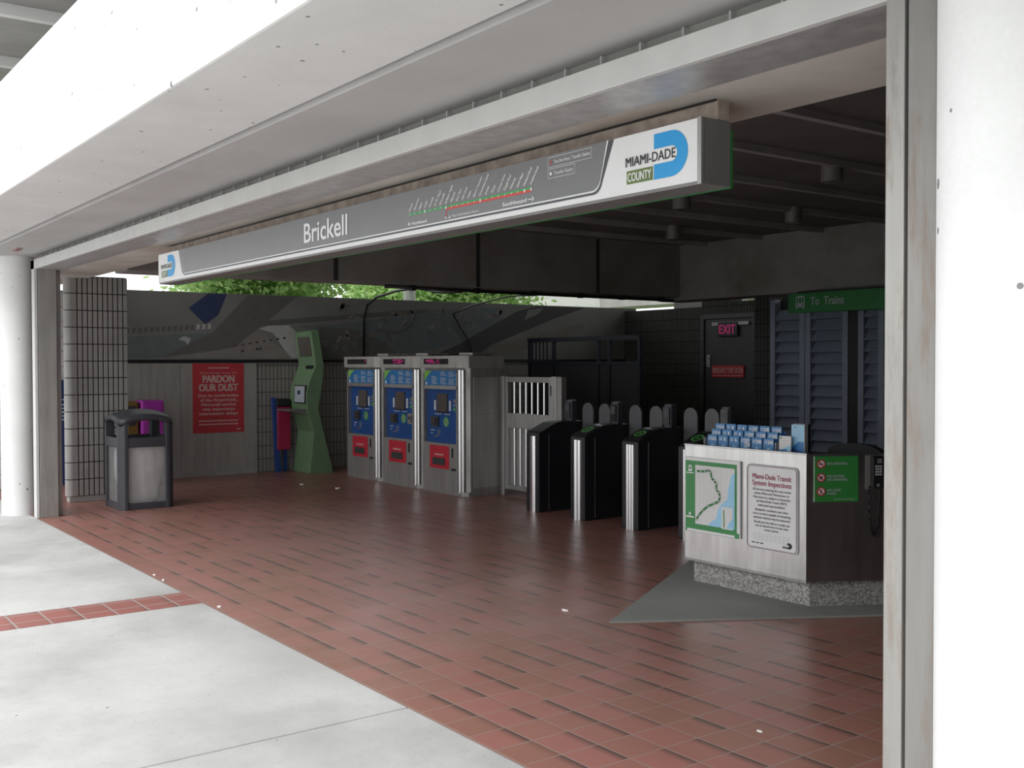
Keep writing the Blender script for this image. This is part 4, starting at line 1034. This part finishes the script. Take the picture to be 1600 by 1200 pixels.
# ================================================================ LEFT SIDE OBJECTS
tc = thing('trash_can', 'grey square trash can with clear panels beside the block pillar', 'trash can', (-12.32, 3.74, 0))
W = 0.31
for sx in (-1, 1):
    for sy in (-1, 1):
        b = MB()
        q = [(W, W - 0.085), (W, W - 0.115), (W - 0.115, W), (W - 0.085, W)]
        q = [(W - 0.012, W - 0.10), (W, W - 0.085), (W - 0.085, W), (W - 0.10, W - 0.012), (W - 0.10, W - 0.10)]
        q = [(W, W - 0.10), (W, W - 0.06), (W - 0.06, W), (W - 0.10, W), (W - 0.10, W - 0.10)]
        b.prism([(sx * a, sy * c) for a, c in q], 0.0, 0.985, 'charcoal'); b.build('corner_post', tc, bevel=0.006)
for s in (-1, 1):
    for ax in (0, 1):
        def bx(mb, a0, a1, d0, d1, z0, z1, k):
            lo, hi = sorted((s * d0, s * d1))
            if ax == 0: mb.box(a0, a1, lo, hi, z0, z1, k)
            else: mb.box(lo, hi, a0, a1, z0, z1, k)
        b = MB(); bx(b, -W + 0.09, W - 0.09, W - 0.05, W - 0.012, 0.0, 0.075, 'charcoal'); b.build('base_rail', tc, bevel=0.004)
        b = MB(); bx(b, -W + 0.09, W - 0.09, W - 0.05, W - 0.006, 0.70, 0.81, 'charcoal'); b.build('middle_rail', tc, bevel=0.008)
        b = MB(); bx(b, -W + 0.09, W - 0.09, W - 0.036, W - 0.030, 0.07, 0.71, 'clear'); b.build('clear_panel', tc)
# arched lid
b = MB(); N = 14
def lidz(u, v): return 0.99 + 0.066 * (1 - u * u) + 0.066 * (1 - v * v)
g = []
for j in range(N + 1):
    for i in range(N + 1):
        u = -1 + 2 * i / N; v = -1 + 2 * j / N
        x_, y_ = u * (W + 0.006), v * (W + 0.006)
        # clipped corners
        m_ = abs(x_) + abs(y_) - (2 * W - 0.055)
        if m_ > 0: x_ -= math.copysign(m_ / 2, x_); y_ -= math.copysign(m_ / 2, y_)
        g.append((x_, y_, lidz(u, v)))
n1 = len(g)
vs = g + [(x_, y_, z_ - 0.055) for x_, y_, z_ in g]
fs = []
for j in range(N):
    for i in range(N):
        a = j * (N + 1) + i
        fs.append((a, a + 1, a + N + 2, a + N + 1)); fs.append((n1 + a, n1 + a + N + 1, n1 + a + N + 2, n1 + a + 1))
per = [i for i in range(N + 1)] + [(j + 1) * (N + 1) - 1 for j in range(1, N + 1)] + [N * (N + 1) + i for i in range(N - 1, -1, -1)] + [j * (N + 1) for j in range(N - 1, 0, -1)]
for a, c in zip(per, per[1:] + per[:1]): fs.append((a, n1 + a, n1 + c, c))
b.add(vs, fs, 'charcoal', True); b.build('lid', tc)
b = MB()
rnd = random.Random(5); rings = []; NS = 40; NZ = 12
for j in range(NZ):
    t = j / (NZ - 1); z = 0.05 + 0.66 * t
    rad = 0.24 * (0.72 + 0.28 * min(1, t * 1.6)) if j else 0.12
    for i in range(NS):
        a = 2 * math.pi * i / NS
        sq = 1.0 / max(abs(math.cos(a)), abs(math.sin(a))) ** 0.8
        rr_ = rad * sq * (1 + 0.05 * math.sin(5 * a + 2 * t) + 0.03 * math.sin(11 * a + 5 * t)) * (1 - 0.04 * rnd.random())
        rings.append((min(0.262, max(-0.262, rr_ * math.cos(a))), min(0.262, max(-0.262, rr_ * math.sin(a))), z))
fs = [[j * NS + i, j * NS + (i + 1) % NS, (j + 1) * NS + (i + 1) % NS, (j + 1) * NS + i] for j in range(NZ - 1) for i in range(NS)] + [list(range(NS))[::-1]]
b.add(rings, fs, 'bag', True); b.build('liner_bag', tc)

def flyer_box(name, label, x, y, w, h, k):
    t = thing(name, label, 'newspaper box', (x, y, 0))
    b = MB(); b.box(-0.17, 0.17, -w / 2, w / 2, 0.35, h, k); b.build('case', t, bevel=0.02)
    b = MB(); b.box(0.17, 0.178, -w / 2 + 0.04, w / 2 - 0.04, h - 0.32, h - 0.06, 'charcoal' if k != 'magenta' else 'magenta'); b.build('door', t, bevel=0.004)
    b = MB(); b.cyl((0, 0, 0.03), (0, 0, 0.35), 0.04, 'charcoal'); b.build('pedestal', t)
    b = MB(); b.box(-0.15, 0.15, -w / 2, w / 2, 0, 0.03, 'charcoal'); b.build('foot', t)
flyer_box('newspaper_box', 'magenta newspaper box standing behind the trash can', -14.5, 4.545, 0.30, 1.14, 'magenta')
flyer_box('newspaper_box', 'brown ochre newspaper box beside the magenta one behind the trash can', -14.55, 4.23, 0.28, 1.13, 'ochre')

bl = thing('blue_board', 'narrow blue notice board on the pale block wall behind the pillar', 'sign', (-14.975, 3.55, 0.02))
b = MB(); b.box(-0.024, 0.02, -0.32, 0.32, 0, 1.40, 'board_blue'); b.build('board', bl)
fx2 = Face((0.02, 0, 0), (0, 1, 0), (0, 0, 1))
b = MB(); fx2.text(b, 'E', -0.10, 1.18, 0.12, 'pale', 0.003, bold=0.02); fx2.text(b, 'E', 0.03, 1.18, 0.12, 'pale', 0.003, bold=0.02); fx2.rect(b, -0.12, 0.16, 1.13, 1.145, 'pale', 0.003)
for i in range(5): fx2.rect(b, -0.1, 0.12, 0.86 + i * 0.05, 0.88 + i * 0.05, 'pale', 0.003)
b.build('lettering', bl)

po = thing('poster', 'red PARDON OUR DUST poster on the stainless wall panel', 'poster', (-14.975, 5.70, 0.625))
b = MB(); b.box(-0.002, 0.004, -0.385, 0.385, 0, 1.01, 'poster_red'); b.build('sheet', po)
fp = Face((0.004, 0, 0), (0, 1, 0), (0, 0, 1))
b = MB()
fp.text(b, 'PARDON', 0, 0.735, 0.10, 'poster_text', 0.002, width=0.47, align='c', bold=0.045); fp.text(b, 'OUR DUST', 0, 0.61, 0.10, 'poster_text', 0.002, width=0.58, align='c', bold=0.045)
b.build('heading', po)
b = MB()
for i, (s_, w_) in enumerate((('Due to construction', 0.60), ('of the AirportLink,', 0.55), ('Metrorail service', 0.52), ('may experience', 0.48), ('intermittent delays', 0.58))):
    b = MB(); fp.text(b, s_, 0, 0.525 - i * 0.066, 0.042, 'poster_text', 0.002, width=w_, align='c', bold=0.04); b.build('text_line', po)
b = MB()
fp.text(b, 'Effective through October 2011', 0, 0.862, 0.022, 'poster_text', 0.002, width=0.56, align='c', bold=0.01)
for i in range(10):
    fp.rect(b, -0.15 + i * 0.031, -0.125 + i * 0.031, 0.935, 0.953, 'poster_text', 0.002)
for r in range(2):
    for i in range(13): fp.rect(b, -0.30 + i * 0.046, -0.262 + i * 0.046, 0.165 - r * 0.05, 0.185 - r * 0.05, 'poster_text', 0.002)
fp.rect(b, 0.27, 0.33, 0.035, 0.055, 'poster_text', 0.002)
b.build('small_print', po)

# red and blue stand beside the kiosk
st = thing('newspaper_stand', 'red newspaper stand with blue post left of the green kiosk', 'newspaper stand', (-14.91, 6.70, 0))
b = MB(); b.box(-0.07, 0.07, -0.15, 0.07, 0.33, 0.98, 'crimson'); b.build('case', st, bevel=0.02)
b = MB(); b.box(-0.075, 0.075, -0.16, 0.075, 0.98, 1.10, 'black'); b.build('top', st, bevel=0.02)
b = MB(); b.add([(-0.02, -0.21, 1.12), (0.06, -0.21, 1.12), (0.06, -0.165, 1.12), (-0.02, -0.165, 1.12), (-0.02, -0.15, 0), (0.06, -0.15, 0), (0.06, -0.08, 0), (-0.02, -0.08, 0)], [(0, 1, 2, 3), (7, 6, 5, 4), (0, 4, 5, 1), (1, 5, 6, 2), (2, 6, 7, 3), (3, 7, 4, 0)], 'rack_blue'); b.build('post', st)
b = MB(); b.box(-0.06, -0.02, 0.0, 0.05, 0, 0.34, 'rack_blue'); b.build('post', st)

# green information kiosk
ks = thing('kiosk', 'tall pale green curved information kiosk left of the ticket machines', 'kiosk', (-14.6, 6.98, 0))
front = [(6.83, 0.0), (6.87, 0.35), (6.90, 0.62), (6.86, 0.78), (6.80, 0.92), (6.785, 1.08), (6.79, 1.21), (6.83, 1.36), (6.90, 1.52), (6.935, 1.60), (6.90, 1.85), (6.86, 2.10)]
back = [(6.97, 2.13), (7.06, 1.58), (7.02, 1.25), (6.965, 0.95), (7.03, 0.7), (7.20, 0.0)]
b = MB(); b.prism([(y - 6.98, z) for y, z in front + back], -0.30, 0.29, 'kiosk_green', 'x'); kb = b.build('body', ks, bevel=0.008)
b = MB(); f = Face((0, -0.045, 1.60), (1, 0, 0), (0, -0.075, 0.5)); f.slab(b, -0.20, 0.20, 0.14, 0.43, 'screen_warm', -0.02, 0.010); b.build('upper_screen', kb)
b = MB(); f = Face((0, -0.207, 1.02), (1, 0, 0), (0, 0.010, 0.30)); f.slab(b, -0.12, 0.25, 0.02, 0.29, 'screen', -0.02, 0.004); f.slab(b, -0.10, 0.23, 0.035, 0.275, 'pale', 0.004, 0.008); f.slab(b, 0.0, 0.09, 0.15, 0.21, 'board_blue', 0.008, 0.010); b.build('lower_screen', kb)
b = MB(); b.box(0.0, 0.22, -0.075, -0.02, 1.55, 1.60, 'black'); b.build('speaker_slot', kb)
b = MB(); b.prism([(-0.17, 0.955), (-0.17, 0.88), (-0.45, 0.93), (-0.45, 0.955)], -0.20, 0.24, 'sign_frame', 'x'); b.build('keyboard_shelf', ks, bevel=0.008)

# ================================================================ CEILING LIGHTS, CABLES, SMALL THINGS
for i, (xx, yy, lab) in enumerate(((-5.92, 7.89, 'dark cylinder ceiling light nearest the right column'), (-7.91, 9.84, 'dark cylinder ceiling light below the right one, farther back'),
                       (-7.91, 8.03, 'dark cylinder ceiling light just below the station sign'), (-9.91, 9.91, 'dark cylinder ceiling light farthest in, left of the others'))):
    t = thing('ceiling_light', lab, 'ceiling light', (xx, yy, 3.30), group='cylinder ceiling lights')
    b = MB(); b.cyl((0, 0, -0.06), (0, 0, 0.12), 0.095, 'sign_frame', seg=28); b.build('housing', t)
    b = MB(); b.cyl((0, 0, -0.064), (0, 0, -0.055), 0.078, 'screen_warm', seg=28); b.build('lens', t)
cd = thing('conduit', 'black pipe with clamps along the bottom of the deep side beam', 'pipe', (-11.66, 8.6, 2.60))
b = MB(); b.tube([(0, -2.0, 0.0), (0, 0, -0.01), (0, 3.05, -0.015)], 0.022, 'black'); b.build('pipe', cd)
for yy in (-1.6, -0.6, 0.35, 1.2, 2.0, 2.8):
    b = MB(); b.box(-0.04, 0.04, yy - 0.03, yy + 0.03, -0.04, 0.035, 'black'); b.build('clamp', cd)
cb = thing('cable', 'black cable looping from the side beam down the mural behind the machines', 'cable', (-14.95, 8.15, 2.55))
pts = []
b = MB(); b.tube([(3.2, -0.35, 0.03), (2.6, -0.3, 0.06), (1.8, -0.2, 0.17), (0.9, 0.0, 0.18), (0.3, 0.0, 0.12), (0.08, -0.05, 0.0), (0.02, -0.08, -0.2), (0.02, -0.09, -0.86)], 0.02, 'black'); b.build('lead', cb)
b = MB(); b.box(-0.02, 0.05, -0.12, -0.05, -0.9, -0.84, 'black'); b.build('junction_box', cb)
cb = thing('cable', 'thin black cable hanging from the side beam in front of the mural', 'cable', (-14.95, 9.9, 2.5))
b = MB(); b.tube([(3.2, -0.9, 0.08), (2.2, -0.6, 0.12), (1.0, -0.4, 0.05), (0.1, -0.2, -0.05), (0.0, 0.0, -0.25), (0.0, 0.2, -0.5), (0.0, 0.25, -0.75)], 0.012, 'black'); b.build('lead', cb)
t = thing('soffit_marker', 'small dull red marker plate on the grey soffit by the left column', 'marker', (-11.55, 2.32, 2.795))
b = MB(); b.box(-0.10, 0.10, -0.03, 0.03, -0.012, 0.006, 'rust'); b.box(-0.08, 0.08, -0.02, 0.02, -0.016, -0.010, 'maroon'); b.build('plate', t)

def scrap(x, y, s, lab, k='litter'):
    b = MB(); r_ = random.Random(int(x * 1000)); n = 7
    pts = [(s * (0.6 + 0.5 * r_.random()) * math.cos(2 * math.pi * i / n), 0.6 * s * (0.6 + 0.5 * r_.random()) * math.sin(2 * math.pi * i / n)) for i in range(n)]
    top = [(a, c, 0.004 + s * 0.25 * r_.random()) for a, c in pts]; bot = [(a, c, 0.0) for a, c in pts]
    b.add(bot + top, [list(range(n))[::-1], list(range(n, 2 * n))] + [[i, (i + 1) % n, n + (i + 1) % n, n + i] for i in range(n)], k)
    tag(b.build('paper_scrap', loc=(x, y, 0.0)), lab, 'litter')
scrap(-13.15, 6.15, 0.05, 'white paper scrap on the tiles left in front of the ticket machines')
scrap(-12.45, 6.33, 0.05, 'white paper scrap on the tiles before the middle ticket machine')
scrap(-5.42, 4.42, 0.035, 'white crumpled scrap on the tiles left of the grey pad tip')
scrap(-3.12, 3.66, 0.014, 'tiny white speck on the tiles near the right column')
scrap(-8.24, 2.61, 0.02, 'white speck on the edge tiles left of the red strip')
scrap(-8.0, 2.60, 0.022, 'white speck on the edge tiles nearest the red strip')
scrap(-6.9, 2.62, 0.022, 'white speck on the edge tiles right of the red strip')

# ================================================================ BEYOND THE WALL
pl = MB(); pl.cyl((-18, 10.74, -0.12), (-18, 10.74, 5.28), 0.12, 'conc_white', seg=32)
tag(pl.build('white_pole'), 'white pole beyond the mural wall against the trees', 'pole')
gd = thing('guideway_beam', 'white concrete guideway beam beyond the mural wall', 'beam', (-22.6, 18.0, 0))
b = MB(); b.box(-0.6, 0.6, -1.93, 1.2, 2.6, 4.6, 'conc_white'); b.build('girder', gd, bevel=0.02)
b = MB(); b.box(-0.5, 0.5, -0.5, 0.5, -0.12, 2.6, 'conc_white'); b.build('support', gd)
b = MB(); b.box(-0.6, 15, 1.2, 2.2, 3.1, 4.6, 'conc_grey'); b.build('cross_girder', gd, bevel=0.02)
b = MB(); b.box(13.5, 14.3, 1.3, 2.1, -0.12, 3.1, 'conc_grey'); b.build('support', gd)

def tree_mesh(seed, rx, ry, rz, n):
    r_ = random.Random(seed); b = MB()
    clumps = []
    for i in range(70):
        while True:
            p = Vector((r_.uniform(-1, 1), r_.uniform(-1, 1), r_.uniform(-1, 1)))
            if p.length < 1: break
        clumps.append(Vector((p.x * rx, p.y * ry, p.z * rz)))
    vs = []; fs = []
    for i in range(n):
        c = r_.choice(clumps); d = Vector((r_.gauss(0, 1), r_.gauss(0, 1), r_.gauss(0, 1))) * 0.30
        p = c + d
        a = Vector((r_.gauss(0, 1), r_.gauss(0, 1), r_.gauss(0, 0.5))).normalized(); q = a.orthogonal().normalized()
        q = (Matrix.Rotation(r_.uniform(0, 6.28), 3, a) @ q)
        L = r_.uniform(0.10, 0.19); w = L * 0.3
        o = len(vs)
        vs += [p - a * L * 0.5, p + q * w, p + a * L * 0.5, p - q * w]
        fs.append((o, o + 1, o + 2, o + 3))
    b.add(vs, fs, 'leaf')
    return b
spots = [(-20.2, 8.6, 1.6, 'leafy green tree beyond the wall, nearest the open sky gap'), (-20.2, 13.7, 1.65, 'leafy green tree beyond the wall just right of the white pole'),
         (-25.8, 10.6, 1.75, 'leafy green tree farther back beyond the wall, behind the leftmost tree'), (-25.8, 15.2, 1.75, 'leafy green tree farther back beyond the wall, behind the white pole'), (-25.8, 19.8, 1.75, 'leafy green tree farthest along, beyond the white guideway beam')]
for i, (x, y, r_, lab) in enumerate(spots):
    t = thing('tree', lab, 'tree', (x, y, -0.12), group='trees beyond the mural wall')
    o = tree_mesh(11 + i, r_ * 0.7, r_ * 0.95, 1.5, 13000).build('foliage', t); o.location = (0, 0, 3.5)
    b = MB(); b.cyl((0, 0, 0), (0.1, 0.05, 3.6), 0.14, 'bark', 0.07, 14); b.cyl((0.06, 0.03, 2.2), (0.5, 0.6, 3.9), 0.06, 'bark', 0.03, 10); b.cyl((0.06, 0.03, 2.4), (-0.4, -0.6, 4.0), 0.06, 'bark', 0.03, 10); b.build('trunk', t)
